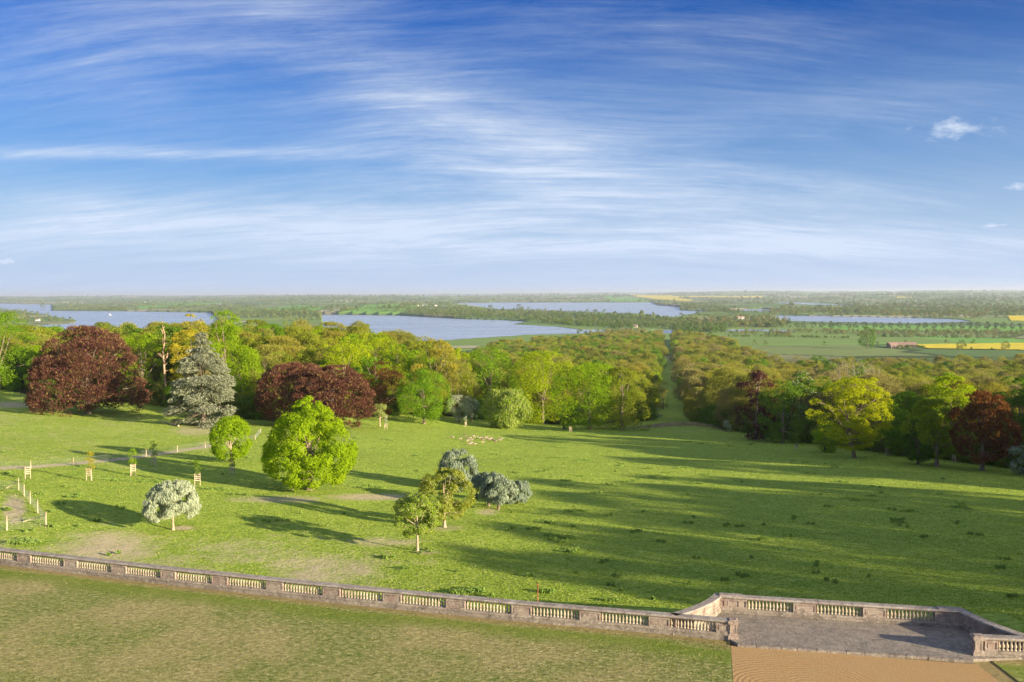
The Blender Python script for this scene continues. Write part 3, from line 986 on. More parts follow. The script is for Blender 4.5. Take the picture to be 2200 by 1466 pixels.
def crown_np(seed, H, R, zb, prof='round', nc=60, nl=9000, leaf=.35, aspect=.7, rc=.26, flat=.8, mode='leaf', droop=0., inner=.25, lump=.18):
    rng = np.random.default_rng(seed)
    # clump centres
    t = rng.random(nc) ** .9
    th = rng.random(nc) * 2 * np.pi + np.arange(nc) * 2.4
    rad = np.where(rng.random(nc) < inner, rng.random(nc) ** .5 * .6, .72 + .2 * rng.random(nc))
    asym = 1 + lump * np.sin(th * 2 + seed) + lump * .7 * np.sin(th * 3 + seed * 2.1 + t * 5)
    pr = profile(prof, t)
    cs = np.maximum(R * rc * (.6 + .8 * rng.random(nc)) * np.clip(pr * 1.3, .45, 1.), .25)
    rr = np.maximum(pr * R * asym - cs * .75, 0) * np.where(rad < .7, rad, 1.)
    cz = zb + (H - zb) * t
    cz = np.minimum(cz, H - cs * flat * .8 * (1 - .3 * rng.random(nc)))
    cz = np.maximum(cz, zb + cs * flat * .6)
    C_ = np.stack([np.cos(th) * rr, np.sin(th) * rr, cz], 1)
    # leaves on the clumps
    w = cs ** 2; w /= w.sum()
    ci = rng.choice(nc, nl, p=w)
    d = rng.normal(size=(nl, 3)); d /= np.linalg.norm(d, axis=1, keepdims=True)
    outw = C_[ci] - np.array([0, 0, zb + (H - zb) * .35]); outw /= np.maximum(np.linalg.norm(outw, axis=1, keepdims=True), 1e-6)
    dot = (d * outw).sum(1)
    flip = (dot < -.15) & (rng.random(nl) < .8)
    d[flip] *= -1
    k = .78 + .3 * rng.random(nl) ** 1.5
    k = np.where(rng.random(nl) < .1, k * rng.uniform(1., 1.35, nl), k)
    k = k * (1 + .22 * np.sin(d[:, 0] * 7 + ci) * np.sin(d[:, 1] * 6 + ci * 2.) * np.cos(d[:, 2] * 7))
    pos = C_[ci] + d * (cs[ci] * k)[:, None] * np.array([1, 1, flat])
    if droop: pos[:, 2] -= droop * (np.hypot(pos[:, 0], pos[:, 1]) / R) ** 2
    pos[:, 2] = np.maximum(pos[:, 2], .15)
    if mode == 'twig':       # fine upright shoots with a few opening buds
        nrm = rng.normal(size=(nl, 3))
        ax = d + np.array([0, 0, .8])
        u = ax + rng.normal(size=(nl, 3)) * .35; u /= np.linalg.norm(u, axis=1, keepdims=True)
        v = np.cross(u, nrm); v /= np.maximum(np.linalg.norm(v, axis=1, keepdims=True), 1e-6)
        L = (leaf * (1.2 + 1.8 * rng.random(nl)))[:, None]; W = (leaf * .22 * (.6 + rng.random(nl)))[:, None]
        V = np.stack([pos - u * L * .5, pos + v * W, pos + u * L * .6, pos - v * W], 1).reshape(-1, 3)
        F_ = np.arange(nl * 4).reshape(nl, 4)
    elif mode == 'weep':
        u = np.stack([d[:, 0] * .5, d[:, 1] * .5, -np.ones(nl)], 1) + rng.normal(size=(nl, 3)) * .22
        u /= np.linalg.norm(u, axis=1, keepdims=True)
        v = np.cross(u, d + rng.normal(size=(nl, 3)) * .5); v /= np.maximum(np.linalg.norm(v, axis=1, keepdims=True), 1e-6)
        L = (leaf * (1.5 + 2 * rng.random(nl)))[:, None]; W = (leaf * .3 * (.6 + rng.random(nl)))[:, None]
        V = np.stack([pos - u * L * .5, pos + v * W, pos + u * L * .6, pos - v * W], 1).reshape(-1, 3)
        V[:, 2] = np.maximum(V[:, 2], .1)
        F_ = np.arange(nl * 4).reshape(nl, 4)
    elif mode == 'spray':    # conifer: flat sprays reaching outwards and a little down
        o = np.stack([pos[:, 0], pos[:, 1], np.zeros(nl)], 1); o /= np.maximum(np.linalg.norm(o, axis=1, keepdims=True), 1e-6)
        u = o + rng.normal(size=(nl, 3)) * .35 + np.array([0, 0, -.25]); u /= np.linalg.norm(u, axis=1, keepdims=True)
        v = np.cross(u, np.array([0, 0, 1.]) + rng.normal(size=(nl, 3)) * .5); v /= np.maximum(np.linalg.norm(v, axis=1, keepdims=True), 1e-6)
        L = (leaf * (1.2 + 1.6 * rng.random(nl)))[:, None]; W = (leaf * .3 * (.6 + rng.random(nl)))[:, None]
        V = np.stack([pos - u * L * .5, pos + v * W, pos + u * L * .6, pos - v * W], 1).reshape(-1, 3)
        F_ = np.arange(nl * 4).reshape(nl, 4)
    else:
        nrm = d + rng.normal(size=(nl, 3)) * .55 + np.array([0, 0, .15])
        V, F_ = quads(pos, nrm, leaf * (.6 + .8 * rng.random(nl)), aspect, rng)
    return V, F_, C_, cs


def crown_mesh(name, mat, **k):
    V, F_, C_, cs = crown_np(**k)
    return mesh_np(name, V, F_, [mat]), C_, cs


def trunk_mesh(seed, H, R, zb, tr, C_, nlimb=9, lean=0., bark=BARK, fork=None):
    """tapered trunk with root flare and limbs that run into the clumps"""
    r = random.Random(seed)
    mb = MB()
    fork = fork if fork is not None else zb + (H - zb) * .22
    top = min(H * .8, zb + (H - zb) * .72)
    pts = [(0, 0, -1.0), (0, 0, .0), (lean * .05, 0, .35), (lean * .3, 0, fork * .5), (lean * .7, r.uniform(-.1, .1) * tr, fork)]
    rad = [tr * 1.7, tr * 1.55, tr * 1.1, tr * .92, tr * .85]
    for k in range(1, 4):
        z = fork + (top - fork) * k / 3
        pts.append((lean * (.7 + .1 * k) + r.uniform(-.6, .6) * tr, r.uniform(-.6, .6) * tr, z)); rad.append(tr * (.8 - .22 * k))
    mb.tube(pts, rad, 9)
    idx = list(range(len(C_))); r.shuffle(idx)
    for i in idx[:nlimb]:
        c = Vector(C_[i])
        z0 = r.uniform(fork * .8, fork + (top - fork) * .6)
        z0 = min(z0, max(c.z * .9, fork * .7))
        a = Vector((lean * .6, 0, z0))
        m1 = a.lerp(c, .4) + Vector((0, 0, -.08 * (c - a).length + .25 * abs(c.z - z0) * .3))
        m2 = a.lerp(c, .75) + Vector((r.uniform(-.3, .3), r.uniform(-.3, .3), .03))
        lr = tr * r.uniform(.28, .45)
        mb.tube([a, m1, m2, c], [lr, lr * .7, lr * .42, lr * .12], 5)
        for _ in range(2):
            e = c + Vector((r.uniform(-1, 1), r.uniform(-1, 1), r.uniform(-.2, .9))) * R * .16
            mb.tube([m2, m2.lerp(e, .6), e], [lr * .32, lr * .2, lr * .05], 4)
    return mb.mesh('trunk', [bark])


def px_place(px, py):
    return hit(px, py)


def special(px, py, top, hw, name, label, cat, mat, prof='round', zb=.15, nl=12000, leaf=.3, mode='leaf', nc=60, rc=.27, flat=.8,
            tr=None, bark=BARK, lean=0., droop=0., inner=.25, group=None, nlimb=10, aspect=.7, lump=.12, xoff=0., seed=None, kind2=None, fork=None):
    """one tree from its foot and its measured height and width in the photograph"""
    P_ = hit(px, py)
    dist = P_[1] * FW[1] + (P_[2] - HC) * FW[2]
    H = (py - top) / FPX * dist * 1.0
    R = hw / FPX * dist * 1.06
    seed = seed if seed is not None else int(px * 7 + py)
    k = dict(seed=seed, H=H, R=R, zb=H * zb, prof=prof, nc=nc, nl=nl, leaf=leaf, mode=mode, rc=rc, flat=flat, droop=droop, inner=inner, aspect=aspect, lump=lump)
    V, F_, C_, cs = crown_np(**k)
    V[:, 0] += xoff; C_ = C_ + np.array([xoff, 0, 0])
    t = thing(name, label, cat, P_, 0, group)
    mats = [LM[mat]]
    mi = None
    if kind2:
        mats.append(LM[kind2[0]])
        f = np.random.default_rng(seed).random(len(F_))
        mi = (f < kind2[1]).astype(int)
    link('crown', mesh_np('crown', V, F_, mats, mi), t)
    tr = tr or max(.12, R * .075)
    link('trunk', trunk_mesh(seed, H, R, H * zb, tr, C_, nlimb, lean, bark, fork), t)
    TREES_PX.append((P_[0], P_[1], R))
    return t, P_, H, R


TREES_PX = []
S = special
# --- left hillside and wood edge
S(-4, 838, 672, 74, 'broadleaf_tree', 'tall bright green tree cut by the left edge of the picture beside the copper beech', 'tree', 'green', 'tall', .02, 26000, .4, nc=150, rc=.2, inner=.4)
S(190, 889, 702, 114, 'copper_beech', 'huge spreading copper beech with a wide domed crown on the left hillside', 'tree', 'purple', 'dome', .05, 60000, .34, 'twig', 420, .14, .5, tr=.8, droop=.6, nlimb=26, lump=.03, inner=.4, seed=9)
S(437, 916, 716, 76, 'blue_cedar', 'grey-green blue cedar with layered drooping branches beside the copper beech', 'tree', 'cedar', 'cedar', .02, 42000, .34, 'spray', 150, .24, .36, tr=.6, droop=1.4, lump=.16)
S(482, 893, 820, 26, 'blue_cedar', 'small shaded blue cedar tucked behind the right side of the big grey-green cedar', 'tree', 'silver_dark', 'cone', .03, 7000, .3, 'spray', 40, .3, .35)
S(519, 893, 745, 40, 'broadleaf_tree', 'tall narrow bright lime tree right of the blue cedar', 'tree', 'lime', 'tall', .05, 14000, .36, nc=46, rc=.42)
S(487, 868, 670, 47, 'broadleaf_tree', 'tall vivid green tree rising above the wood behind the blue cedar', 'tree', 'lime', 'tall', .1, 14000, .4, nc=70, rc=.28)
S(412, 872, 676, 42, 'broadleaf_tree', 'golden green tree at the wood edge just behind the tip of the blue cedar', 'tree', 'gold', 'round', .12, 11000, .36, nc=80, rc=.2)
S(308, 862, 715, 48, 'broadleaf_tree', 'yellow green tree directly behind the right shoulder of the big copper beech', 'tree', 'lime', 'round', .1, 11000, .38, nc=60, rc=.25)
S(640, 914, 781, 86, 'copper_beech', 'left of the two purple beeches behind the big lime-green oak', 'tree', 'purple', 'round', .05, 36000, .32, 'twig', 230, .16, .55, tr=.7, nlimb=16)
S(716, 921, 786, 72, 'copper_beech', 'right of the two purple beeches, its skirt touching the open pasture', 'tree', 'purple', 'oak', .02, 36000, .32, 'twig', 230, .16, .55, tr=.7, nlimb=16)
S(818, 897, 776, 44, 'broadleaf_tree', 'dark bronze-leaved maple between the purple beech and the fresh green maple', 'tree', 'dark_bronze', 'round', .08, 12000, .36, nc=60, rc=.26)
S(911, 911, 795, 55, 'broadleaf_tree', 'fresh green round maple on a short pale trunk at the top edge of the pasture', 'tree', 'green', 'oak', .1, 20000, .34, nc=100, rc=.25, tr=.4)
S(938, 893, 728, 42, 'broadleaf_tree', 'tall golden brown tree just behind the fresh green maple', 'tree', 'bronze', 'tall', .08, 14000, .3, 'twig', 70, .26, kind2=('gold', .3), inner=.35)
S(741, 890, 724, 56, 'broadleaf_tree', 'big green oak behind the gap between purple beech and bronze maple', 'tree', 'lime_oak', 'round', .1, 14000, .38, nc=80, rc=.24)
S(806, 868, 715, 55, 'broadleaf_tree', 'broad green oak crowning above the dark bronze maple', 'tree', 'lime_oak', 'round', .1, 13000, .4, nc=80, rc=.24)
S(1052, 897, 745, 64, 'broadleaf_tree', 'wide deep green oak behind the white hawthorn', 'tree', 'green', 'oak', .04, 21000, .4, nc=110, rc=.24)
S(985, 888, 748, 34, 'broadleaf_tree', 'green oak between the golden brown tree and the wide deep green oak', 'tree', 'lime_oak', 'round', .08, 9000, .4, nc=60, rc=.26)
S(1166, 912, 755, 66, 'broadleaf_tree', 'large green oak with billowing crown right of the weeping yellow-green tree', 'tree', 'lime_oak', 'oak', .05, 24000, .4, nc=120, rc=.23, tr=.6)
S(1266, 922, 780, 72, 'broadleaf_tree', 'large yellow-lime oak at the pasture edge behind the bare staked guard', 'tree', 'lime', 'oak', .05, 25000, .38, nc=130, rc=.22, tr=.6)
S(1336, 924, 790, 54, 'broadleaf_tree', 'soft olive tree right of the large yellow-lime oak, near the avenue mouth', 'tree', 'olive', 'dome', .03, 20000, .34, nc=100, rc=.25)
S(1425, 880, 818, 13, 'broadleaf_tree', 'single small tree standing on the left side of the grass avenue', 'tree', 'olivebrown', 'tall', .05, 5000, .3, nc=30, rc=.4)
S(987, 908, 849, 26, 'hawthorn', 'hawthorn smothered in white blossom at the pasture edge', 'tree', 'blossom', 'round', .12, 8000, .2, nc=50, rc=.25, tr=.3)
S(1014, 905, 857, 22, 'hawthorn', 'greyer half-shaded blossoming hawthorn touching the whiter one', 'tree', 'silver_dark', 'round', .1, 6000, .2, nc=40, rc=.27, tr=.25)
S(1021, 890, 832, 20, 'broadleaf_tree', 'small yellow bushy tree behind the grey hawthorn', 'tree', 'yellow_lime', 'round', .05, 5000, .26, nc=30, rc=.3)
S(1089, 920, 840, 52, 'weeping_willow', 'weeping yellow-green tree leaning over the top edge of the pasture', 'tree', 'pale', 'spread', .04, 16000, .3, 'weep', 60, .28, .8, tr=.4, lean=1.5, kind2=('lime', .4))
S(816, 916, 867, 17, 'broadleaf_tree', 'small pale yellow tree on a short trunk beside a white-flowered sapling', 'tree', 'pale', 'round', .2, 4000, .2, nc=30, rc=.3, bark=BARK_PALE, tr=.22)
# --- right side
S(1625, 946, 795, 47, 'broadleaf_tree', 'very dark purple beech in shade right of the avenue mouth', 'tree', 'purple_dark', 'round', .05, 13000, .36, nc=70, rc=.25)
S(1682, 952, 818, 44, 'broadleaf_tree', 'dark olive green tree between the dark purple beech and the white-candled chestnut', 'tree', 'midgreen', 'tall', .04, 13000, .32, nc=70, rc=.25)
S(1722, 945, 799, 34, 'horse_chestnut', 'horse chestnut with white flower candles on its sunny top', 'tree', 'chestnut_white', 'round', .08, 11000, .32, nc=60, rc=.26)
S(1836, 984, 812, 76, 'broadleaf_tree', 'open-crowned brilliant yellow-lime tree on a slanting trunk at the right field edge', 'tree', 'yellow_lime', 'spread', .13, 24000, .32, nc=150, rc=.17, flat=.55, tr=.42, lean=-2.2, nlimb=34, inner=.3, lump=.25)
S(1772, 972, 905, 30, 'broadleaf_tree', 'low yellow-green bushy tree behind the red-lit staked guard', 'tree', 'lime', 'round', .05, 6000, .28, nc=36, rc=.28)
S(1753, 858, 770, 14, 'holly_tree', 'dark conical holly standing above the brown wood on the right', 'tree', 'holly', 'cone', .03, 6000, .34, nc=40, rc=.4)
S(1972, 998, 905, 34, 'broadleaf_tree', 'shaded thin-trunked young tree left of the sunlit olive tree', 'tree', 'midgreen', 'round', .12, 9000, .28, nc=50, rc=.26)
S(2012, 1003, 856, 52, 'broadleaf_tree', 'airy olive-yellow tree with feathery branch ends beside the red maple', 'tree', 'olive', 'round', .1, 16000, .28, 'twig', 80, .2, kind2=('lime', .4), lump=.2)
S(2042, 985, 808, 58, 'broadleaf_tree', 'tall bright green tree just behind the feathery olive tree', 'tree', 'lime_oak', 'round', .08, 14000, .38, nc=80, rc=.24)
S(1945, 980, 842, 52, 'broadleaf_tree', 'mid green round tree in half shade behind the lone leafy sapling guard', 'tree', 'green', 'round', .08, 13000, .38, nc=80, rc=.24)
S(2110, 1011, 842, 58, 'red_maple', 'rust-red maple with a dense domed crown near the right edge', 'tree', 'maple', 'oak', .14, 20000, .28, 'twig', 100, .2, .7, tr=.4)
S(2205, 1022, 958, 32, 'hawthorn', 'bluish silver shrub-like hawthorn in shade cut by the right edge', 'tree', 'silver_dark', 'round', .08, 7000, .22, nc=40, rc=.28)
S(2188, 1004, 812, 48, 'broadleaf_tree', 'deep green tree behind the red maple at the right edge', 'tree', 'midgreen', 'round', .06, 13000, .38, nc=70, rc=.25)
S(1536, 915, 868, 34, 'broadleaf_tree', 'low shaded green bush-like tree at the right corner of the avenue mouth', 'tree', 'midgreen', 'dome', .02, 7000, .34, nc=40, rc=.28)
S(1405, 898, 876, 16, 'hawthorn', 'small whitish blossoming thorn bush at the foot of the avenue', 'shrub', 'silver_dark', 'dome', .02, 3000, .22, nc=20, rc=.34)
S(1560, 928, 902, 12, 'hawthorn', 'tiny white-flowered bush on the dry bank right of the avenue mouth', 'shrub', 'blossom', 'dome', .02, 1500, .22, nc=14, rc=.36)
# --- open field
S(665, 1053, 853, 93, 'oak_tree', 'big isolated oak with brilliant lime leaves standing in the middle of the left field', 'tree', 'lime', 'pyramid', .1, 50000, .26, nc=260, rc=.15, tr=.5, nlimb=22, lump=.08)
S(497, 994, 895, 40, 'horse_chestnut', 'round lime-green horse chestnut on a pale straight trunk by the wire fence', 'tree', 'lime', 'round', .13, 15000, .25, nc=120, rc=.24, inner=.1, lump=.03, tr=.2, bark=BARK_PALE)
S(372, 1139, 1037, 57, 'willow_leaved_pear', 'umbrella-shaped silvery white tree alone near the fence corner', 'tree', 'silver', 'umbrella', .3, 22000, .12, 'weep', 170, .14, .8, tr=.13, bark=BARK_PALE, nlimb=16, fork=1.0)
S(984, 1052, 966, 42, 'willow_leaved_pear', 'tallest silvery weeping tree of the clump in the middle of the field', 'tree', 'silver_dark', 'oak', .04, 15000, .16, 'weep', 70, .24, tr=.18, kind2=('silver', .3))
S(955, 1133, 1008, 50, 'ornamental_tree', 'yellow-green tree on a short trunk in front of the silvery weeping tree', 'tree', 'olive', 'round', .2, 18000, .17, nc=80, rc=.22, tr=.17, bark=BARK_PALE, kind2=('pale', .3), xoff=.2)
S(897, 1184, 1062, 53, 'ornamental_tree', 'yellow-green tree on a thin trunk, nearest to the balustrade', 'tree', 'pale', 'spread', .3, 16000, .16, nc=80, rc=.19, flat=.6, tr=.12, bark=BARK_PALE, kind2=('lime', .4), lump=.18)
S(1050, 1088, 1016, 37, 'willow_leaved_pear', 'silver-blue tree on a dark crooked trunk right of the yellow-green pair', 'tree', 'silver_dark', 'umbrella', .3, 10000, .15, 'weep', 50, .24, .7, tr=.16, lean=-.5)
S(1071, 1095, 1022, 38, 'willow_leaved_pear', 'silver-blue tree on a straight trunk, front one of the silver-blue pair', 'tree', 'silver', 'umbrella', .3, 10000, .15, 'weep', 50, .24, .7, tr=.15, kind2=('silver_dark', .6))
S(1112, 1082, 1035, 26, 'willow_leaved_pear', 'low outermost silver-blue tree at the right end of the clump', 'tree', 'silver_dark', 'umbrella', .15, 6000, .15, 'weep', 36, .28, .8, tr=.1)


# bare trees, grown branch by branch
def bare_mesh(seed, H, spread, tr, mat, levels=5, splits=3, straight=.5, up=.5):
    r = random.Random(seed); mb = MB()
    def grow(p, d, L, rad, lv):
        pts = [p]; q = p.copy(); dd = d.copy()
        for k in range(3):
            dd = (dd + Vector((r.uniform(-1, 1), r.uniform(-1, 1), r.uniform(-.3, .7))) * .16).normalized()
            q = q + dd * L / 3; pts.append(q.copy())
        mb.tube(pts, [rad, rad * .85, rad * .72, rad * .55], 6 if lv < 2 else 4, 0, lv == 0)
        if lv >= levels: return
        for k in range(splits if lv else splits + 1):
            a = Vector((r.uniform(-1, 1), r.uniform(-1, 1), r.uniform(-.1, up)))
            nd = (dd * straight + a * spread).normalized()
            s = pts[r.choice([2, 3, 3])]
            grow(s, nd, L * r.uniform(.62, .82), rad * .55, lv + 1)
    grow(Vector((0, 0, -.8)), Vector((0, 0, 1)), H * .33, tr, 0)
    me = mb.mesh('branches', [mat])
    return me


P_ = hit(1845, 905)
t = thing('bare_tree', 'large leafless tree with spreading grey branches rising above the brown wood on the right', 'tree', P_)
link('branches', bare_mesh(4, 30, .75, .5, BARK_PALE, 5, 3, .8, .7), t)
TREES_PX.append((P_[0], P_[1], 6))
P_ = hit(354, 872)
t = thing('dead_pine', 'tall dead pine with bare orange-lit trunk standing left of the blue cedar', 'tree', P_)
mb = MB()
r_ = random.Random(2)
Hh = (872 - 698) / FPX * P_[1]
pts = [Vector((r_.uniform(-.7, .7) * (k > 1), r_.uniform(-.3, .3), Hh * k / 9)) for k in range(10)]
mb.tube(pts, [.5 - .043 * k for k in range(10)], 8)
mb.tube([pts[5], pts[5] + Vector((1.1, 0, 1.2)), pts[5] + Vector((1.5, 0, 3.2)), pts[5] + Vector((2.2, 0, 4.6))], [.28, .22, .14, .05], 7)
mb.obj('trunk', BARK_PINE, t)
for k in range(16):
    z = Hh * r_.uniform(.25, .97); a = r_.uniform(0, 6.28); L = r_.uniform(1.2, 4.5) * (1.2 - z / Hh)
    mb = MB(); p0 = Vector((0, 0, z)); e = p0 + Vector((math.cos(a) * L, math.sin(a) * L, r_.uniform(.2, 1.6)))
    mb.tube([p0, p0.lerp(e, .5) + Vector((0, 0, .3)), e], [.16, .1, .03], 5)
    mb.obj('branch', BARK_PINE, t)
TREES_PX.append((P_[0], P_[1], 3))


# ---------------------------------------------------------------- the wood
PROTO = {}


def proto(key, **k):
    V, F_, C_, cs = crown_np(**k)
    PROTO[key] = (mesh_np('crown_' + key, V, F_, [LM['green']]), trunk_mesh(k['seed'], k['H'], k['R'], k['zb'], .32, C_, 7))


for j in range(4):
    proto('leafy%d' % j, seed=40 + j, H=16, R=6.3, zb=1.6, prof=['round', 'oak', 'tall', 'round'][j], nc=44, nl=9500, leaf=.4, rc=.28, inner=.05, lump=.08)
for j in range(3):
    proto('twiggy%d' % j, seed=60 + j, H=16, R=6.3, zb=1.4, prof=['round', 'oak', 'round'][j], nc=34, nl=19000, leaf=.21, rc=.34, mode='twig', inner=.05, lump=.06)
for j in range(3):
    proto('low_leafy%d' % j, seed=80 + j, H=16, R=7.2, zb=1, prof=['round', 'oak', 'round'][j], nc=18, nl=2600, leaf=.66, rc=.4, inner=.0, lump=.06)
for j in range(3):
    proto('low_twiggy%d' % j, seed=90 + j, H=16, R=7.2, zb=1, prof=['round', 'oak', 'round'][j], nc=14, nl=6000, leaf=.36, rc=.48, mode='twig', inner=.0, lump=.05)
for j in range(3):
    proto('tiny%d' % j, seed=100 + j, H=12, R=5.5, zb=.3, prof=['round', 'dome', 'oak'][j], nc=16, nl=320, leaf=1.7, rc=.36, inner=0)
proto('dark_conifer', seed=120, H=17, R=3.6, zb=.5, prof='cone', nc=60, nl=5000, leaf=.5, rc=.34, mode='spray', flat=.4)

NEAR_Y = {}
_ex = np.arange(-420, 2560, 20)
_ey = []
for p in _ex:
    h_ = hit(float(p), float(np.interp(p, EDGE_PX[0], EDGE_PX[1])))
    _ey.append(h_[1])
_ey = np.array(_ey)
FAR_PX = ([-420, 0, 300, 600, 760, 900, 1000, 1060, 1250, 1300, 1400, 1480, 1560, 1620, 1680, 2200, 2560],
          [560, 560, 560, 600, 580, 620, 820, 1250, 1480, 1620, 1700, 1700, 1330, 860, 750, 745, 745])

rng = np.random.default_rng(77)
pts = []
y = 150.
while y < 1720:
    sp = 10. if y < 480 else (11.2 if y < 800 else 12.8)
    xs = np.arange(-1.02 * y, .95 * y, sp)
    xs = xs + rng.uniform(-.38, .38, len(xs)) * sp
    ys = y + rng.uniform(-.38, .38, len(xs)) * sp
    pts.append(np.stack([xs, ys], 1))
    y += sp * .9
pts = np.concatenate(pts)
bx = 1100 + FPX * pts[:, 0] / pts[:, 1]
ny = np.interp(bx, _ex, _ey); fy = np.interp(bx, *FAR_PX)
m = (bx > -420) & (bx < 2550) & (pts[:, 1] > ny + 7) & (pts[:, 1] < fy)
ax_ = avenue_x(pts[:, 1])
m &= np.abs(pts[:, 0] - ax_) > np.interp(pts[:, 1], [200, 400, 700, 1700], [8.5, 7, 8.5, 10.]) + 4.5 * vnoise(pts[:, 1] / 17., pts[:, 1] * 0 + (pts[:, 0] > ax_), 31)
for (tx, ty, tr_) in TREES_PX:
    m &= np.hypot(pts[:, 0] - tx, pts[:, 1] - ty) > tr_ * .75 + 2.5
# a lane kept open behind the copper beech where the photograph shows the hillside lawn
m &= ~((bx < 75) & (pts[:, 1] < ny + 12))
pts = pts[m]; bx = bx[m]
zz = T(pts[:, 0], pts[:, 1])
sc_ = (.72 + .62 * rng.random(len(pts)) ** 1.4) * np.interp(pts[:, 1], [250, 500, 900, 1700], [.98, .95, .95, 1.0])
sc_ *= np.where(bx > 1650, .88, 1.)
rgn = vnoise(pts[:, 0] / 55., pts[:, 1] / 75., 21)
KINDS = ['lime', 'green', 'midgreen', 'olive', 'olivebrown', 'bronze', 'brown', 'gold', 'conifer', 'purple']
def weights(bx_, y_):
    if y_ > 620:
        return [.05, .17, .2, .2, .18, .05, .15, 0, .0, .0] if bx_ < 1440 else [.03, .1, .12, .2, .24, .07, .24, 0, 0, 0]
    if bx_ < 1000: return [.17, .13, .09, .22, .14, .12, .06, .05, .005, .015]
    if bx_ < 1440: return [.14, .12, .1, .2, .17, .12, .14, .0, .0, .01]
    return [.07, .09, .08, .19, .2, .11, .23, .01, .012, .008]
kind = np.zeros(len(pts), int)
for i in range(len(pts)):
    w_ = np.array(weights(bx[i], pts[i, 1])); w_ = w_ / w_.sum()
    u_ = np.clip(rng.random() * .55 + rgn[i] * .45, 0, .999)
    u_ = (rng.random() if rng.random() < .5 else u_)
    kind[i] = int(np.searchsorted(np.cumsum(w_), u_))
kind = np.minimum(kind, len(KINDS) - 1)
rot = rng.random(len(pts)) * 6.28
# which ones show largest: coarse occlusion count from near to far
order = np.argsort(pts[:, 1])
cov = np.zeros((300, 460), bool)
vis = np.zeros(len(pts))
gx, gy, gc_ = proj(pts[:, 0], pts[:, 1], zz + 9 * sc_)
for (tx, ty, tr_) in TREES_PX: pass
for i in order:
    if gx[i] < -60 or gx[i] > 2260: continue
    r_px = 6.3 * sc_[i] / gc_[i] * FPX; h_px = 8 * sc_[i] / gc_[i] * FPX
    x0, x1 = max(0, int((gx[i] - r_px) / 5)), min(440, int((gx[i] + r_px) / 5) + 1)
    y0, y1 = max(0, int((gy[i] - h_px) / 5)), min(299, int((gy[i] + h_px) / 5) + 1)
    if x1 <= x0 or y1 <= y0: continue
    sub = cov[y0:y1, x0:x1]
    vis[i] = (~sub).sum() * 25. * min(1., (r_px * h_px * 3.1) / (sub.size * 25.))
    sub[:] = True
sel = np.argsort(-vis)[:290]
selset = set(int(i) for i in sel if vis[i] > 0)

KLAB = {'lime': ('bright lime green tree', 'leafy'), 'green': ('fresh green tree', 'leafy'), 'midgreen': ('mid green dense tree', 'leafy'), 'olive': ('olive yellow tree', 'leafy'),
        'olivebrown': ('olive brown half-leafed tree', 'twiggy'), 'bronze': ('bronze budding tree', 'twiggy'), 'brown': ('grey-brown twiggy tree', 'twiggy'), 'gold': ('golden tree', 'leafy'),
        'conifer': ('dark conifer', 'conifer'), 'purple': ('purple-leaved tree', 'twiggy')}
MARKS = [(60, 'behind the tree at the left edge'), (190, 'behind the huge copper beech'), (330, 'behind the gap left of the dead pine'), (440, 'behind the blue cedar'), (530, 'behind the tall lime tree'),
         (600, 'left of the purple beech pair'), (700, 'behind the purple beech pair'), (780, 'behind the oaks left of the bronze maple'), (860, 'behind the bronze maple'), (920, 'behind the fresh green maple'),
         (1000, 'behind the white hawthorn'), (1090, 'behind the weeping yellow-green tree'), (1170, 'behind the large billowing oak'), (1270, 'behind the large yellow-lime oak'), (1350, 'behind the soft olive tree'),
         (1440, 'along the left side of the avenue'), (1520, 'along the right side of the avenue'), (1600, 'left of the dark purple beech'), (1670, 'behind the dark purple beech'), (1740, 'behind the white-candled chestnut'),
         (1800, 'behind the dark holly'), (1880, 'behind the brilliant yellow-lime tree'), (1960, 'behind the mid green round tree'), (2050, 'behind the feathery olive tree'), (2130, 'behind the red maple'), (9999, 'at the right edge')]


def set_mat(o, mat):
    o.material_slots[0].link = 'OBJECT'
    o.material_slots[0].material = mat


ORD = ['', 'leftmost', 'second', 'third', 'fourth', 'fifth', 'sixth', 'seventh', 'eighth', 'ninth', 'tenth', 'eleventh', 'twelfth', 'thirteenth', 'fourteenth', 'fifteenth', 'sixteenth', 'seventeenth',
       'eighteenth', 'nineteenth', 'twentieth', 'twenty-first', 'twenty-second', 'twenty-third', 'twenty-fourth', 'twenty-fifth', 'twenty-sixth', 'twenty-seventh', 'twenty-eighth', 'twenty-ninth', 'thirtieth']


def wkey(i):
    d0 = pts[i, 1] - np.interp(bx[i], _ex, _ey)
    return (KINDS[kind[i]], next(s for lim, s in MARKS if bx[i] < lim), 'near' if d0 < 60 else ('middle' if d0 < 170 else 'far'))


WG = {}
for _i in sorted(selset, key=lambda q: bx[q]): WG.setdefault(wkey(_i), []).append(_i)


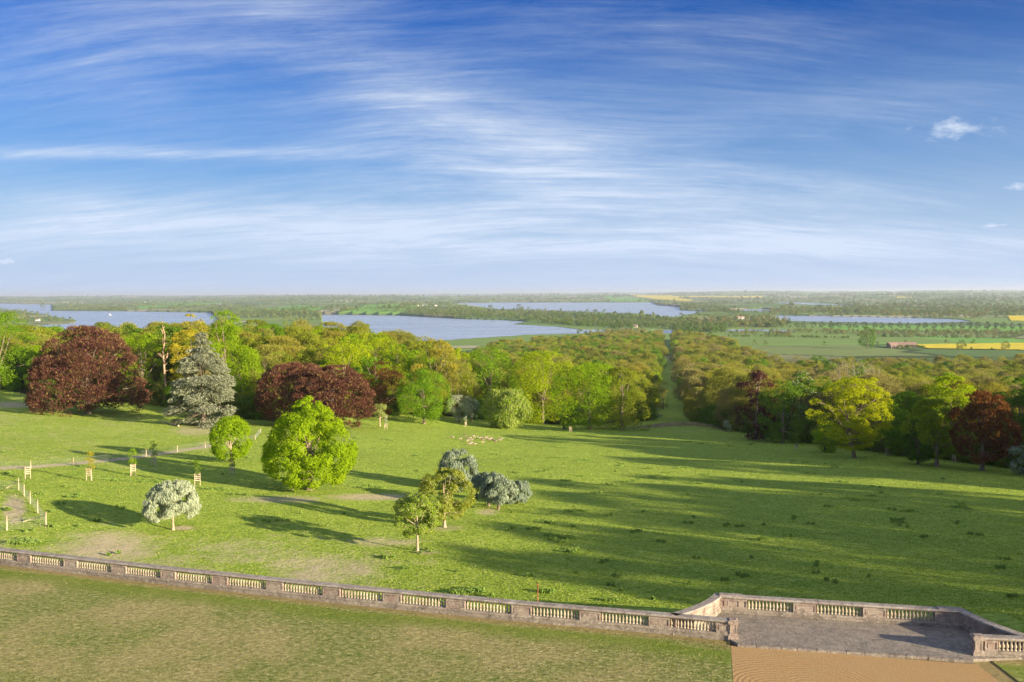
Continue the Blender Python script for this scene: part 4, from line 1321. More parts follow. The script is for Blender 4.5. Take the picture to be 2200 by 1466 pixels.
def wood_tree(i):
    k = KINDS[kind[i]]; lab, fam = KLAB[k]
    x, y = pts[i]; z = zz[i]
    key_ = wkey(i); mates = WG[key_]
    pre = '' if len(mates) == 1 else ('leftmost ' if mates.index(i) == 0 else ORD[mates.index(i) + 1] + ' from left, ')
    label = '%s%s %s, %s rows' % (pre, lab, key_[1], key_[2])
    if len(label.split()) > 16: label = label.replace(', %s rows' % key_[2], ' %s' % key_[2])
    t = thing('conifer_tree' if fam == 'conifer' else 'woodland_tree', label, 'tree', (float(x), float(y), float(z)), float(rot[i]), {'leafy': 'leafy trees of the wood', 'twiggy': 'budding twiggy trees of the wood', 'conifer': 'dark conifers in the wood'}[fam])
    far = y > 620
    if fam == 'conifer': cm, tm = PROTO['dark_conifer']
    elif far: cm, tm = PROTO['low_%s%d' % (fam, i % 3)]
    else: cm, tm = PROTO['%s%d' % (fam, i % (4 if fam == 'leafy' else 3))]
    c = link('crown', cm, t); set_mat(c, LM[k])
    link('trunk', tm, t)
    s = float(sc_[i])
    w_ = 1 + .22 * math.sin(i * 1.7)
    t.scale = (s * w_, s * w_, s)


for i in sorted(selset): wood_tree(i)


def gn_scatter(name, pos, scale, rz, groups, idx, mats_seed=0):
    """one object whose points carry instances of the source meshes (geometry nodes); groups = list of (mesh, material)"""
    me = bpy.data.meshes.new(name)
    me.from_pydata([tuple(map(float, p)) for p in pos], [], [])
    for nm, v in (('sc', scale), ('rz', rz)):
        a = me.attributes.new(nm, 'FLOAT', 'POINT'); a.data.foreach_set('value', np.asarray(v, np.float32))
    a = me.attributes.new('idx', 'INT', 'POINT'); a.data.foreach_set('value', np.asarray(idx, np.int32))
    o = link(name, me)
    ng = bpy.data.node_groups.new(name, 'GeometryNodeTree')
    ng.interface.new_socket('Geometry', in_out='INPUT', socket_type='NodeSocketGeometry')
    ng.interface.new_socket('Geometry', in_out='OUTPUT', socket_type='NodeSocketGeometry')
    N, L = ng.nodes, ng.links
    gi = N.new('NodeGroupInput'); go_ = N.new('NodeGroupOutput')
    join = N.new('GeometryNodeJoinGeometry')
    at = {}
    for nm, ty in (('sc', 'FLOAT'), ('rz', 'FLOAT'), ('idx', 'INT')):
        q = N.new('GeometryNodeInputNamedAttribute'); q.data_type = ty; q.inputs['Name'].default_value = nm
        at[nm] = q.outputs['Attribute']
    rot_ = N.new('ShaderNodeCombineXYZ'); L.new(at['rz'], rot_.inputs[2])
    outj = N.new('GeometryNodeJoinGeometry')
    for k, (msh, mat) in enumerate(groups):
        src = SRC.get((msh.name, mat.name))
        if src is None:
            m2 = msh.copy(); m2.materials.clear(); m2.materials.append(mat)
            src = bpy.data.objects.new('leaf_source', m2); SRC[(msh.name, mat.name)] = src
        oi = N.new('GeometryNodeObjectInfo'); oi.inputs['Object'].default_value = src; oi.inputs['As Instance'].default_value = True
        cmp_ = N.new('FunctionNodeCompare'); cmp_.data_type = 'INT'; cmp_.operation = 'EQUAL'
        L.new(at['idx'], cmp_.inputs[2]); cmp_.inputs[3].default_value = k
        ip = N.new('GeometryNodeInstanceOnPoints')
        L.new(gi.outputs[0], ip.inputs['Points']); L.new(cmp_.outputs[0], ip.inputs['Selection'])
        L.new(oi.outputs['Geometry'], ip.inputs['Instance'])
        L.new(rot_.outputs[0], ip.inputs['Rotation']); L.new(at['sc'], ip.inputs['Scale'])
        L.new(ip.outputs[0], outj.inputs[0])
    L.new(outj.outputs[0], go_.inputs[0])
    md = o.modifiers.new('scatter', 'NODES'); md.node_group = ng
    tag(o, kind='stuff')
    return o


SRC = {}
rest = [i for i in range(len(pts)) if i not in selset]
groups = []; gidx = {}
ids = []
for i in rest:
    k = KINDS[kind[i]]; fam = KLAB[k][1]
    far = pts[i, 1] > 430
    if fam == 'conifer': key = ('dark_conifer', k)
    elif far: key = ('low_%s%d' % (fam, i % 3), k)
    else: key = ('%s%d' % (fam, i % 3), k)
    if key not in gidx: gidx[key] = len(groups); groups.append((PROTO[key[0]][0], LM[k]))
    ids.append(gidx[key])
und = []
for p_ in np.arange(-380, 2520, 7.):
    y0 = float(np.interp(p_, _ex, _ey))
    for q_ in range(2):
        yy = y0 + rng.uniform(3.5, 15); xx = (p_ - 1100 + rng.uniform(-6, 6)) / FPX * yy
        if abs(xx - avenue_x(yy)) < 9 or (p_ < 75 and rng.random() < .7): continue
        und.append((xx, yy, float(T(xx, yy)) - .3, rng.uniform(.22, .5)))
und = np.array(und)
UG = [(PROTO['low_leafy%d' % k_][0], LM[m_]) for m_ in ('midgreen', 'olivebrown', 'green') for k_ in range(3)]
ou = gn_scatter('undergrowth', und[:, :3], und[:, 3], rng.random(len(und)) * 6.28, UG, rng.choice([0, 1, 2, 3, 4, 5, 6, 7, 8], len(und)))
tag(ou, 'low bushes and brambles filling the foot of the wood along the pasture edge', 'undergrowth')
o = gn_scatter('woodland', np.concatenate([pts[rest], zz[rest][:, None]], 1), sc_[rest], rot[rest], groups, ids)
tag(o, 'mass of mixed green and brown trees filling the wood behind the nearer crowns', 'woodland')
print('wood trees', len(pts), 'individual', len(selset))

# trees beyond the right edge of the picture, whose long shadows cross the pasture
SHADE = [(82, 29, 1.3), (94, 21, 1.4), (88, 42, 1.25), (101, 33, 1.35), (96, 53, 1.3), (109, 45, 1.25), (93, 67, 1.1), (107, 62, 1.3), (118, 56, 1.35), (99, 80, 1.3), (113, 75, 1.2), (125, 71, 1.35),
         (118, 91, 1.3), (131, 87, 1.3), (113, 129, 1.3), (126, 122, 1.35), (139, 117, 1.35), (120, 143, 1.25), (134, 136, 1.3), (110, 152, 1.0), (122, 160, 1.2), (136, 152, 1.3), (114, 173, 1.1), (106, 13, 1.35), (118, 6, 1.4), (144, 80, 1.4)]
for k, (x, y, s) in enumerate(SHADE):
    t = thing('woodland_tree', 'green tree beyond the right edge of the picture, shading the pasture', 'tree', (x, y, float(T(x, y))), k * 1.3, 'trees shading the pasture from beyond its right edge')
    key = 'leafy%d' % (k % 4) if k % 3 else 'twiggy%d' % (k % 3)
    c = link('crown', PROTO[key][0], t); set_mat(c, LM['midgreen' if k % 3 else 'olivebrown'])
    link('trunk', PROTO[key][1], t)
    t.scale = (s, s, s)


# ---------------------------------------------------------------- far country
def px_to_ground(px, py, it=8):
    """far ground points seen at given pixels (vectorised, valley floor and hills)"""
    d = raydir(px, py)
    tt = (WATER - HC) / d[2]
    for _ in range(it):
        zg = T(d[0] * tt, d[1] * tt)
        tt = tt * .4 + .6 * np.clip((zg - HC) / np.minimum(d[2], -1e-5), 0, 60000)
    return d[0] * tt, d[1] * tt


FARP = []   # x, y, scale, group index
FG = [(PROTO['tiny%d' % j][0], LM[k]) for k in ('far', 'far_pale', 'midgreen', 'brown') for j in range(3)]


def scatter_poly(poly, n, s0, s1, cols=(0, 0, 0, 1, 1, 2), seed=1):
    r = np.random.default_rng(seed)
    xs = [p[0] for p in poly]; ys = [p[1] for p in poly]
    got = 0; tries = 0
    while got < n and tries < 20:
        px = r.uniform(min(xs), max(xs), n * 2); py = r.uniform(min(ys), max(ys), n * 2)
        k = inpoly(px, py, poly); px = px[k]; py = py[k]; tries += 1
        x, y = px_to_ground(px, py)
        ok = ~inlake(x, y) & (y < 40000)
        x, y = x[ok][:n - got], y[ok][:n - got]
        for a, b in zip(x, y):
            FARP.append((a, b, r.uniform(s0, s1), r.choice(cols) * 3 + r.integers(3)))
        got += len(x)


P = scatter_poly
# wooded shores and spits
P([(868, 664), (1000, 668), (1300, 677), (1400, 681), (1500, 690), (1500, 703), (1310, 702), (1195, 697), (1150, 691), (1000, 684), (880, 676)], 900, .8, 1.15, (0, 0, 0, 1, 2), 2)
P([(1150, 691), (1310, 702), (1500, 703), (1500, 708), (1320, 706), (1200, 699)], 90, .8, 1.2, (0, 2), 3)
P([(112, 662), (200, 658), (275, 664), (272, 669), (115, 668)], 150, .9, 1.3, (0, 0, 3), 4)
P([(0, 668), (70, 678), (90, 688), (160, 690), (150, 686), (60, 672)], 10, .8, 1.2, (1, 0), 5)
P([(-60, 666), (0, 668), (80, 684), (60, 694), (-60, 694)], 70, .9, 1.3, (0, 1, 3), 6)
P([(84, 687), (150, 688), (152, 692), (88, 692)], 9, .8, 1.1, (0, 1), 6)
P([(270, 664), (460, 662), (600, 668), (690, 672), (690, 690), (600, 690), (475, 680), (460, 672), (270, 669)], 170, .7, 1.3, (0, 1, 1), 7)
P([(290, 655), (450, 650), (560, 650), (560, 662), (440, 668)], 110, .7, 1.2, (0, 1), 8)
P([(540, 637), (850, 638), (850, 648), (700, 650), (540, 650)], 420, .9, 1.6, (0, 0, 1), 9)
P([(985, 634), (1110, 636), (1290, 642), (1290, 649), (985, 651)], 240, .9, 1.5, (0, 0, 1), 10)
P([(880, 648), (985, 640), (985, 656), (890, 664)], 60, .8, 1.3, (0, 1), 10)
P([(1460, 656), (1520, 650), (1560, 650), (1560, 664), (1462, 666)], 120, .9, 1.4, (0, 0, 1), 11)
P([(1500, 640), (1640, 636), (1640, 646), (1500, 648)], 60, 1., 1.5, (0,), 12)
P([(1640, 660), (1850, 660), (2200, 660), (2200, 678), (2085, 686), (1850, 677), (1650, 676)], 520, .7, 1.3, (0, 0, 1, 3), 13)
P([(1480, 686), (1650, 680), (1700, 694), (1700, 704), (1480, 706)], 330, .8, 1.2, (0, 0, 1, 3), 14)
P([(1560, 714), (1700, 710), (2200, 712), (2200, 722), (1850, 720), (1700, 716), (1700, 725), (1565, 718)], 380, .35, .7, (0, 1, 1, 3), 15)
P([(1560, 722), (1825, 725), (1825, 727), (1560, 725)], 110, .28, .4, (0, 2), 16)
P([(1842, 721), (2182, 727), (2182, 729), (1842, 723)], 90, .3, .6, (0, 1), 17)
P([(1925, 746), (2420, 754), (2420, 757), (1930, 749)], 160, .25, .5, (0, 2), 18)
P([(1450, 700), (1560, 700), (1560, 716), (1450, 716)], 120, .8, 1.2, (0, 0, 2), 19)
P([(1240, 716), (1390, 712), (1390, 722), (1260, 726)], 60, .7, 1.0, (0, 3), 19)
P([(1560, 735), (2420, 738), (2420, 742), (1560, 741)], 46, .4, .75, (1, 1, 2), 20)
P([(1640, 634), (2300, 632), (2300, 660), (1640, 652)], 420, .9, 1.8, (0, 0, 0, 1), 21)
P([(-100, 639), (2300, 632.5), (2300, 634.5), (-100, 642)], 520, 1.6, 3.6, (0, 0, 0, 1), 22)
P([(-100, 640), (540, 638), (540, 652), (-100, 655)], 420, .9, 1.7, (0, 0, 1), 23)
P([(1290, 632), (2200, 631), (2200, 636), (1290, 636)], 300, 1.6, 3., (0, 0, 0), 24)
# hedges: straight lines of small trees between fields
r = np.random.default_rng(9)
for k in range(340):
    px0, py0 = r.uniform(-60, 2260), 634 + 46 * r.random() ** 1.5
    x0, y0 = px_to_ground(np.array([px0]), np.array([py0]))
    x0 = float(x0[0]); y0 = float(y0[0])
    if y0 > 22000: continue
    a = r.choice([0.1, 1.6, .2, 1.4, 2.9]) + r.uniform(-.2, .2); L = r.uniform(200, 600) * (1 + y0 / 6000); stp = max(9, y0 / 420)
    n = int(L / stp)
    xx = x0 + np.cos(a) * np.arange(n) * stp; yy = y0 + np.sin(a) * np.arange(n) * stp
    ok = ~inlake(xx, yy)
    big = r.random(n) < .16
    for q in range(n):
        if ok[q] and r.random() < .85: FARP.append((xx[q], yy[q], (r.uniform(.7, 1.1) if big[q] else r.uniform(.28, .5)) * (1 + y0 / 9000), int(r.choice([0, 0, 1])) * 3 + int(r.integers(3))))
FP = np.array(FARP)
ok = (FP[:, 1] > 900) & (FP[:, 1] < 45000)
pxx, pyy, _ = proj(FP[:, 0], FP[:, 1], T(FP[:, 0], FP[:, 1]))
for Y_ in YELLOW: ok &= ~inpoly(pxx, pyy, Y_)
for Y_ in BRIGHT[-2:]: ok &= ~inpoly(pxx, pyy, Y_)
FP = FP[ok]
zf = T(FP[:, 0], FP[:, 1]) - .3
o = gn_scatter('distant_trees', np.stack([FP[:, 0], FP[:, 1], zf], 1), FP[:, 2], np.random.default_rng(3).random(len(FP)) * 6.28, FG, FP[:, 3].astype(int))
tag(o, 'woods, copses and hedgerow trees spread over the distant lakeside country', 'woodland')
print('far trees', len(FP))

# a row of round trees on the far side of the meadows
for k in range(29):
    px = 1692 + k * 18.6 + random.uniform(-3, 3); py = 703.5 + k * .12
    x, y = px_to_ground(np.array([px]), np.array([py])); x = float(x[0]); y = float(y[0])
    t = thing('field_tree', ('leftmost' if k == 0 else ORD[k + 1] + ' from the left') + ' round tree of the row below the right-hand lake', 'tree', (x, y, float(T(x, y))), k * 1.1, 'row of round trees below the right-hand lake')
    c = link('crown', PROTO['low_leafy%d' % (k % 3)][0], t); set_mat(c, LM['row'])
    link('trunk', PROTO['low_leafy%d' % (k % 3)][1], t)
    s = random.uniform(.85, 1.05); t.scale = (s * .95, s * .95, s)


def far_tree(px, py, h, label, mat='green', key='low_leafy1', wf=1.):
    x, y = px_to_ground(np.array([px]), np.array([py])); x = float(x[0]); y = float(y[0])
    t = thing('field_tree', label, 'tree', (x, y, float(T(x, y))), px)
    c = link('crown', PROTO[key][0], t); set_mat(c, LM[mat])
    link('trunk', PROTO[key][1], t)
    s = h / 16.; t.scale = (s * wf, s * wf, s)


far_tree(1863, 749, 32, 'big spreading tree standing alone between the wood and the bright green field', 'midgreen', 'low_leafy1', .9)
far_tree(1431, 702, 30, 'tall dark green clump of a tree at the far end of the avenue', 'far', 'low_leafy0', .95)
far_tree(1117, 668, 30, 'single round tree on the near shore of the upper lake', 'far', 'low_leafy2', 1.3)
far_tree(92, 661, 34, 'single round tree on the tiny point in the left lake', 'far', 'low_leafy2', 1.1)
far_tree(2065, 751, 14, 'small tree in the hedge in front of the yellow field', 'far', 'low_leafy1')
far_tree(2160, 752, 13, 'small tree at the right end of the hedge by the yellow field', 'far', 'low_leafy1')
far_tree(156, 695, 17, 'pale round tree on the tip of the left peninsula', 'far_pale', 'low_leafy0')
far_tree(876, 740, 20, 'dark cedar-like tree top against the bay, above the wood', 'conifer', 'low_leafy2', 1.0)


# ---------------------------------------------------------------- far buildings
def house(px, py, L, W, Hh, rz, wall, roof, name, label, group=None, depthmin=0):
    x, y = px_to_ground(np.array([float(px)]), np.array([float(py)])); x = float(x[0]); y = float(y[0])
    z = float(T(x, y))
    t = thing(name, label, 'building', (x, y, z), rz, group)
    mb = MB(); mb.box((0, 0, Hh / 2 - .5), (L, W, Hh + 1)); mb.add([(-L / 2, -W / 2, Hh), (-L / 2, W / 2, Hh), (-L / 2, 0, Hh + W * .42), (L / 2, -W / 2, Hh), (L / 2, W / 2, Hh), (L / 2, 0, Hh + W * .42)], [(0, 2, 1), (3, 4, 5)])
    mb.obj('wall', wall, t)
    mb = MB(); e = .4; rh = W * .42
    for sg in (1, -1):
        a = [(-L / 2 - e, sg * (W / 2 + e), Hh - .25), (L / 2 + e, sg * (W / 2 + e), Hh - .25), (L / 2 + e, 0, Hh + rh + .05), (-L / 2 - e, 0, Hh + rh + .05)]
        b = [(p[0], p[1], p[2] + .25) for p in a]
        mb.add(a + b, [(0, 1, 2, 3), (7, 6, 5, 4), (0, 4, 5, 1), (1, 5, 6, 2), (2, 6, 7, 3), (3, 7, 4, 0)])
    rf = mb.obj('roof', roof, t)
    mb = MB(); mb.box((L * .3, 0, Hh + rh + .5), (.9, .7, 1.6)); mb.obj('chimney', BRICK, rf)
    mb = MB()
    for k in range(max(2, int(L / 3.5))):
        xx = -L / 2 + L * (k + .5) / max(2, int(L / 3.5))
        mb = MB(); mb.box((xx, -W / 2 - .02, Hh * .6), (1.1, .1, 1.3)); mb.obj('window', GLASS, t)
    return t


WHITE = simple('white_render', (.68, .66, .6), (.78, .76, .7), .6, .9, .1)
CREAM = simple('pale_stone', (.5, .43, .32), (.62, .55, .42), .6, .9, .1)
BRICK = simple('brick_barn', (.22, .15, .12), (.32, .23, .19), .5, .9, .2)
SLATE = simple('slate_roof', (.14, .14, .16), (.22, .22, .24), .8, .8, .1)
TILE = simple('tiled_roof', (.2, .13, .1), (.28, .19, .15), .8, .85, .1)
GLASS = simple('window_glass', (.04, .05, .06), (.07, .08, .1), 1., .2, 0., spec=.6)
GRP = 'houses of the village beyond the lakes'
r_ = random.Random(8)
HS = [(143, 651, 46, 'long low white building on the far shore at the left'), (176, 652, 14, 'white house on the far shore right of the long white building'),
      (291, 650, 16, 'white house above the green field on the far left shore'), (312, 650, 14, 'second white house above the green field on the far left shore'),
      (410, 645, 14, 'leftmost white house of the scattered hamlet left of the hill village'), (424, 646, 12, 'small white house in the scattered hamlet left of the hill village'), (441, 645, 12, 'pale house in the middle of the scattered hamlet'), (453, 645, 10, 'rightmost small pale house of the scattered hamlet'),
      (706, 647, 14, 'low white house at the left of the hill village'), (720, 648, 18, 'brightest white house of the hill village'), (733, 647, 14, 'pale stone house beside the brightest white village house'), (745, 648, 14, 'cream house in the middle of the hill village'),
      (756, 647, 12, 'small pale house at the right of the hill village'), (772, 648, 12, 'last white house at the right end of the hill village'), (600, 647, 12, 'pale house among trees left of the hill village'), (622, 646, 12, 'second pale house among trees left of the hill village'),
      (912, 657, 22, 'large pale house on the point left of the upper lake'), (936, 658, 14, 'smaller pale house right of the large one on the lake point'), (897, 658, 12, 'white house at the left end of the lake point'),
      (1365, 704, 12, 'white cottage between the trees left of the avenue end'), (81, 690, 14, 'white house on the left peninsula'), (1592, 686, 26, 'long pale-roofed building among trees right of the avenue end')]
for k in range(10): HS.append((1136 + k * 9.5, 637 + (k % 3) * .8, 16, (ORD[k + 1] + (' of' if k == 0 else ' from left of') + ' the long row of pale buildings beyond the upper lake')))
for k in range(12): HS.append((1664 + k * 6.5 + r_.uniform(-2, 2), 640 + r_.uniform(-1.2, 1.6), 14, (ORD[k + 1] + (' pale' if k == 0 else ' from left pale') + ' house of the distant village above the right-hand lakes')))
for px, py, L, lab in HS:
    rep = 'the long row of' if 'the long row of' in lab else ('distant village above' if 'distant village above' in lab else '')
    house(px, py, L, 8 if L < 20 else 10, 5.5 if L < 30 else 6, r_.uniform(-.4, .4), WHITE if r_.random() < .6 else CREAM, r_.choice([SLATE, TILE]), 'house', lab,
          {'': None, 'the long row of': 'long row of buildings beyond the upper lake', 'distant village above': 'distant village above the right-hand lakes'}[rep])
house(1937, 747, 42, 10, 4, -.05, BRICK, TILE, 'barn', 'long red brick barn beside the yellow field')
house(1918, 748, 14, 9, 4, .3, BRICK, TILE, 'barn', 'short brick barn at the left end of the long red one')


# ---------------------------------------------------------------- boat and sheep, very far
p = hitz(237, 678, WATER)
t = thing('sailing_boat', 'tiny white boat on the left lake', 'boat', (float(p[0]), float(p[1]), WATER), .4)
mb = MB()
mb.add([(-5, 0, 1.1), (-4, -1.5, 1.1), (3, -1.6, 1.2), (7, 0, 1.5), (3, 1.6, 1.2), (-4, 1.5, 1.1), (-3.6, 0, -.2), (5, 0, -.2)],
       [(0, 1, 2, 3, 4, 5), (1, 6, 7, 2), (2, 7, 3), (3, 7, 4), (4, 7, 6, 5), (5, 6, 0), (0, 6, 1)])
mb.obj('hull', WHITE, t)
mb = MB(); mb.tube([(0, 0, 1), (0, 0, 11)], [.12, .07], 6); mb.obj('mast', WHITE, t)
mb = MB(); mb.add([(-.2, .05, 2), (-4.2, .3, 2.1), (-.2, .05, 10.4), (-.2, -.05, 2), (-4.2, .2, 2.1), (-.2, -.05, 10.4)], [(0, 1, 2), (5, 4, 3), (0, 3, 4, 1), (1, 4, 5, 2), (2, 5, 3, 0)]); mb.obj('sail', WHITE, t)
mb = MB(); mb.box((1.6, 0, 1.7), (3, 1.7, 1.), 0, 0, .8); mb.obj('cabin', WHITE, t)


def loft_animal(mb, spine, m=0, n=8):
    mb.tube([s[0] for s in spine], [s[1] for s in spine], n, m)


# ---------------------------------------------------------------- geese on the pasture
GB = simple('goose_feathers', (.24, .18, .13), (.42, .34, .26), 12., .9, .1)
GW = simple('goose_pale_feathers', (.62, .58, .52), (.75, .72, .66), 12., .9, .1)
GO = simple('goose_beak', (.55, .25, .08), (.65, .32, .1), 12., .6, .1)


def goose_mesh(graze):
    mb = MB()
    loft_animal(mb, [((-.42, 0, .42), .03), ((-.33, 0, .41), .09), ((-.15, 0, .38), .155), ((.05, 0, .37), .18), ((.2, 0, .40), .15), ((.29, 0, .47), .09)]
                + ([((.34, 0, .58), .05), ((.37, 0, .7), .042), ((.39, 0, .78), .05), ((.45, 0, .8), .052), ((.5, 0, .79), .03)] if not graze else
                   [((.4, 0, .42), .05), ((.5, 0, .28), .042), ((.56, 0, .16), .05), ((.6, 0, .1), .05), ((.63, 0, .06), .03)]))
    mb.tube([(-.44, 0, .45), (-.3, 0, .33), (-.12, 0, .25)], [.03, .08, .06], 6, 1)
    for s_ in (1, -1):
        mb.tube([(.2, s_ * .13, .43), (-.05, s_ * .17, .42), (-.3, s_ * .09, .44), (-.48, s_ * .03, .47)], [.03, .08, .06, .015], 6)
        mb.tube([(.0, s_ * .07, .24), (.01, s_ * .07, .08), (.0, s_ * .07, .02), (.09, s_ * .07, .012)], [.025, .014, .014, .02], 5, 2)
    hx = ((.5, 0, .79), (.58, 0, .77)) if not graze else ((.62, 0, .07), (.66, 0, .0))
    mb.tube(hx, [.028, .012], 5, 2)
    return mb.mesh('goose', [GB, GW, GO])


GM = [goose_mesh(False), goose_mesh(True)]
GP = [(972, 942), (990, 946), (999, 938), (1003, 946), (1006, 950), (1010, 944), (1014, 948), (1012, 954), (1017, 940), (1020, 957), (1024, 943), (1032, 944), (1036, 947), (1041, 944), (1046, 943), (1038, 953), (1052, 948), (1056, 945), (1060, 949), (1064, 951), (1072, 949), (1077, 946), (1048, 947), (1009, 957)]
GP.sort()
for k, (px, py) in enumerate(GP):
    h_ = hit(px, py)
    g = link('goose', GM[(k * 3) % 5 < 2], None, h_)
    g.rotation_euler = (0, 0, random.uniform(-.6, .9) + (3.14 if random.random() < .4 else 0))
    g.scale = (1.15, 1.15, 1.15)
    tag(g, 'grey-brown goose ' + ['with neck up', 'grazing head down'][(k * 3) % 5 < 2] + ', ' + ORD[k + 1] + (' in' if k == 0 else ' from the left in') + ' the pasture flock', 'goose', 'flock of geese on the pasture')


# ---------------------------------------------------------------- tree guards and saplings
def guard_kids(seed):
    r = random.Random(seed); w = .42; h = 1.75
    parts = []
    for k in range(3):
        a = k * 2.094 + .5
        mb = MB(); mb.tube([(math.cos(a) * w, math.sin(a) * w, -.2), (math.cos(a) * w, math.sin(a) * w, h + r.uniform(-.03, .06))], [.05, .045], 6); parts.append(('post', mb.mesh('post', [WOOD])))
    for j in range(4):
        for k in range(3):
            a = k * 2.094 + .5; b = (k + 1) * 2.094 + .5
            z = .75 + j * .28 + r.uniform(-.02, .02)
            p = Vector((math.cos(a), math.sin(a), 0)) * w; q = Vector((math.cos(b), math.sin(b), 0)) * w
            c = (p + q) / 2 * 1.12; d = q - p
            mb = MB(); mb.box((c.x, c.y, z), (d.length + .12, .025, .09), math.atan2(d.y, d.x)); parts.append(('rail', mb.mesh('rail', [WOOD])))
    return parts


GK = [guard_kids(1), guard_kids(2)]
GD = [(58, 1029, None, 'at the left end of the path', 0), (193, 1033, 'gold', 'second from the left along the path', 1.5), (285, 1022, 'lime', 'half in the shadow of the big oak', 1.6), (331, 1001, 'midgreen', 'nearest to the wire fence', 1.6),
      (424, 1043, 'midgreen', 'right of the silvery white tree, in oak shade', 1.0), (499, 1021, 'olive', 'in front of the horse chestnut trunk', .8), (829, 923, 'blossom', 'beside the small pale yellow tree', 1.3), (1000, 918, 'blossom', 'in front of the white hawthorn', .8),
      (1226, 929, None, 'in front of the large yellow-lime oak', 0), (1711, 968, 'midgreen', 'shaded one below the white-candled chestnut', 1.6), (1785, 971, 'lime', 'red-lit one left of the brilliant yellow-lime tree', 1.0), (1906, 979, 'lime', 'right of the brilliant yellow-lime tree', 1.8), (2050, 994, None, 'in deep shade by the red maple', 0)]
for k, (px, py, sap, where, sh) in enumerate(GD):
    h_ = hit(px, py)
    t = thing('tree_guard', 'slatted wooden tree guard ' + where, 'tree guard', h_, k * .9, 'wooden guards round young trees')
    for nm, me in GK[k % 2]: link(nm, me, t)
    s_ = thing('sapling', ('young leafy sapling' if sap else 'thin bare sapling') + ' inside the guard ' + where, 'sapling', h_, k)
    Hs = 1.9 + sh * 1.15
    mb = MB(); mb.tube([(0, 0, -.1), (.02, 0, Hs * .5), (0, .03, Hs * .95)], [.035, .028, .012], 5)
    for q in range(5):
        a = q * 1.3; z = Hs * (.55 + .08 * q); mb.tube([(0, 0, z), (math.cos(a) * .3, math.sin(a) * .3, z + .3)], [.014, .006], 4)
    mb.obj('trunk', BARK, s_)
    if sap:
        V, F_, C_, cs = crown_np(seed=k, H=Hs + .5, R=.42 + sh * .2, zb=1.5, prof='tall', nc=14, nl=700, leaf=.13, rc=.45)
        link('crown', mesh_np('crown', V, F_, [LM[sap]]), s_)


# ---------------------------------------------------------------- fences
def wire_fence(label, pxs, h=1.15, extra=0, braces=()):
    P3 = [Vector(hit(*p)) for p in pxs]
    t = thing('wire_fence', label, 'fence', P3[0])
    base = P3[0]
    for q in P3:
        mb = MB(); o_ = q - base
        mb.tube([(o_.x, o_.y, o_.z - .3), (o_.x + .02, o_.y, o_.z + h + .12)], [.075, .07], 7); mb.obj('post', WOOD, t)
    mb = MB()
    for a, b in zip(P3, P3[1:]):
        a_ = a - base; b_ = b - base; L = (b - a).length; n = max(2, int(L / .5))
        zs = []
        for i in range(n + 1):
            q = a.lerp(b, i / n); zs.append(float(T(q.x, q.y)) - base.z)
        for z in (.12, .34, .56, .78, 1.0, 1.12):
            for i in range(0, n, 2):
                j = min(i + 2, n); p_ = a_.lerp(b_, i / n); q_ = a_.lerp(b_, j / n)
                mb.tube([(p_.x, p_.y, zs[i] + z), (q_.x, q_.y, zs[j] + z)], [.009, .009], 3, 0, False)
        for i in range(n + 1):
            p_ = a_.lerp(b_, i / n); mb.tube([(p_.x, p_.y, zs[i] + .1), (p_.x, p_.y, zs[i] + 1.1)], [.006, .006], 3, 0, False)
    mb.obj('wire_mesh', WIRE, t)
    for (a, b) in braces:
        A = Vector(hit(*a)) - base; B = Vector(hit(*b)) - base
        mb = MB(); mb.tube([(A.x, A.y, A.z + h * .8), (B.x, B.y, B.z + .05)], [.06, .06], 6); mb.obj('brace', WOOD, t)


wire_fence('wire fence on thin posts running uphill beside the path on the left', [(-60, 1014), (66, 1007), (158, 1000), (242, 991), (314, 981), (381, 971), (441, 963), (505, 953), (548, 945), (560, 930)])
wire_fence('wire fence with braced corner posts at the left edge of the field', [(-40, 1155), (15, 1140), (99, 1131), (81, 1103), (65, 1083), (52, 1067), (40, 1053), (-20, 1052)], 1.45, braces=(((99, 1131), (50, 1122)), ((40, 1053), (14, 1050))))

# iron stake, log, stump, swing seat
h_ = hit(1155, 1300)
t = tag(link('iron_stake', None), None)
bpy.data.objects.remove(t)
mb = MB(); mb.tube([(0, 0, -.3), (.01, 0, .8), (.03, 0, 1.75)], [.045, .045, .04], 6); mb.box((.03, 0, 1.6), (.16, .03, .05), .3)
o = link('iron_stake', mb.mesh('iron_stake', [RUST]), None, h_); tag(o, 'rusty red-brown stake standing in the grass just behind the long balustrade', 'stake')
a = Vector(hit(340, 908)); b = Vector(hit(384, 917))
mb = MB(); v = b - a
mb.tube([(0, 0, .2), (v.x * .3, v.y * .3 + .4, v.z * .3 + .35), (v.x * .7, v.y * .7 - .3, v.z * .7 + .2), (v.x, v.y, v.z + .25)], [.1, .17, .2, .3], 8)
mb.tube([(v.x * .3, v.y * .3 + .4, v.z * .3 + .35), (v.x * .35, v.y * .3 + 1.2, v.z * .3 + .9)], [.1, .03], 6)
mb.tube([(v.x * .85, v.y * .85, v.z + .2), (v.x * .86, v.y * .8 - .7, v.z + .7)], [.1, .04], 6)
o = link('fallen_log', mb.mesh('fallen_log', [BARK_PALE]), None, a); tag(o, 'bleached fallen log lying in the rough grass below the copper beech', 'log')
h_ = hit(1212, 923)
mb = MB(); mb.tube([(0, 0, -.2), (0, 0, .5), (-.2, 0, 1.1), (-.45, .1, 1.7)], [.75, .5, .28, .08], 8); mb.tube([(.2, 0, .1), (.9, -.2, .5)], [.3, .12], 6)
o = link('tree_stump', mb.mesh('tree_stump', [BARK]), None, h_); tag(o, 'broken reddish stump at the pasture edge left of the bare-sapling guard', 'stump')
h_ = hit(629, 1052)
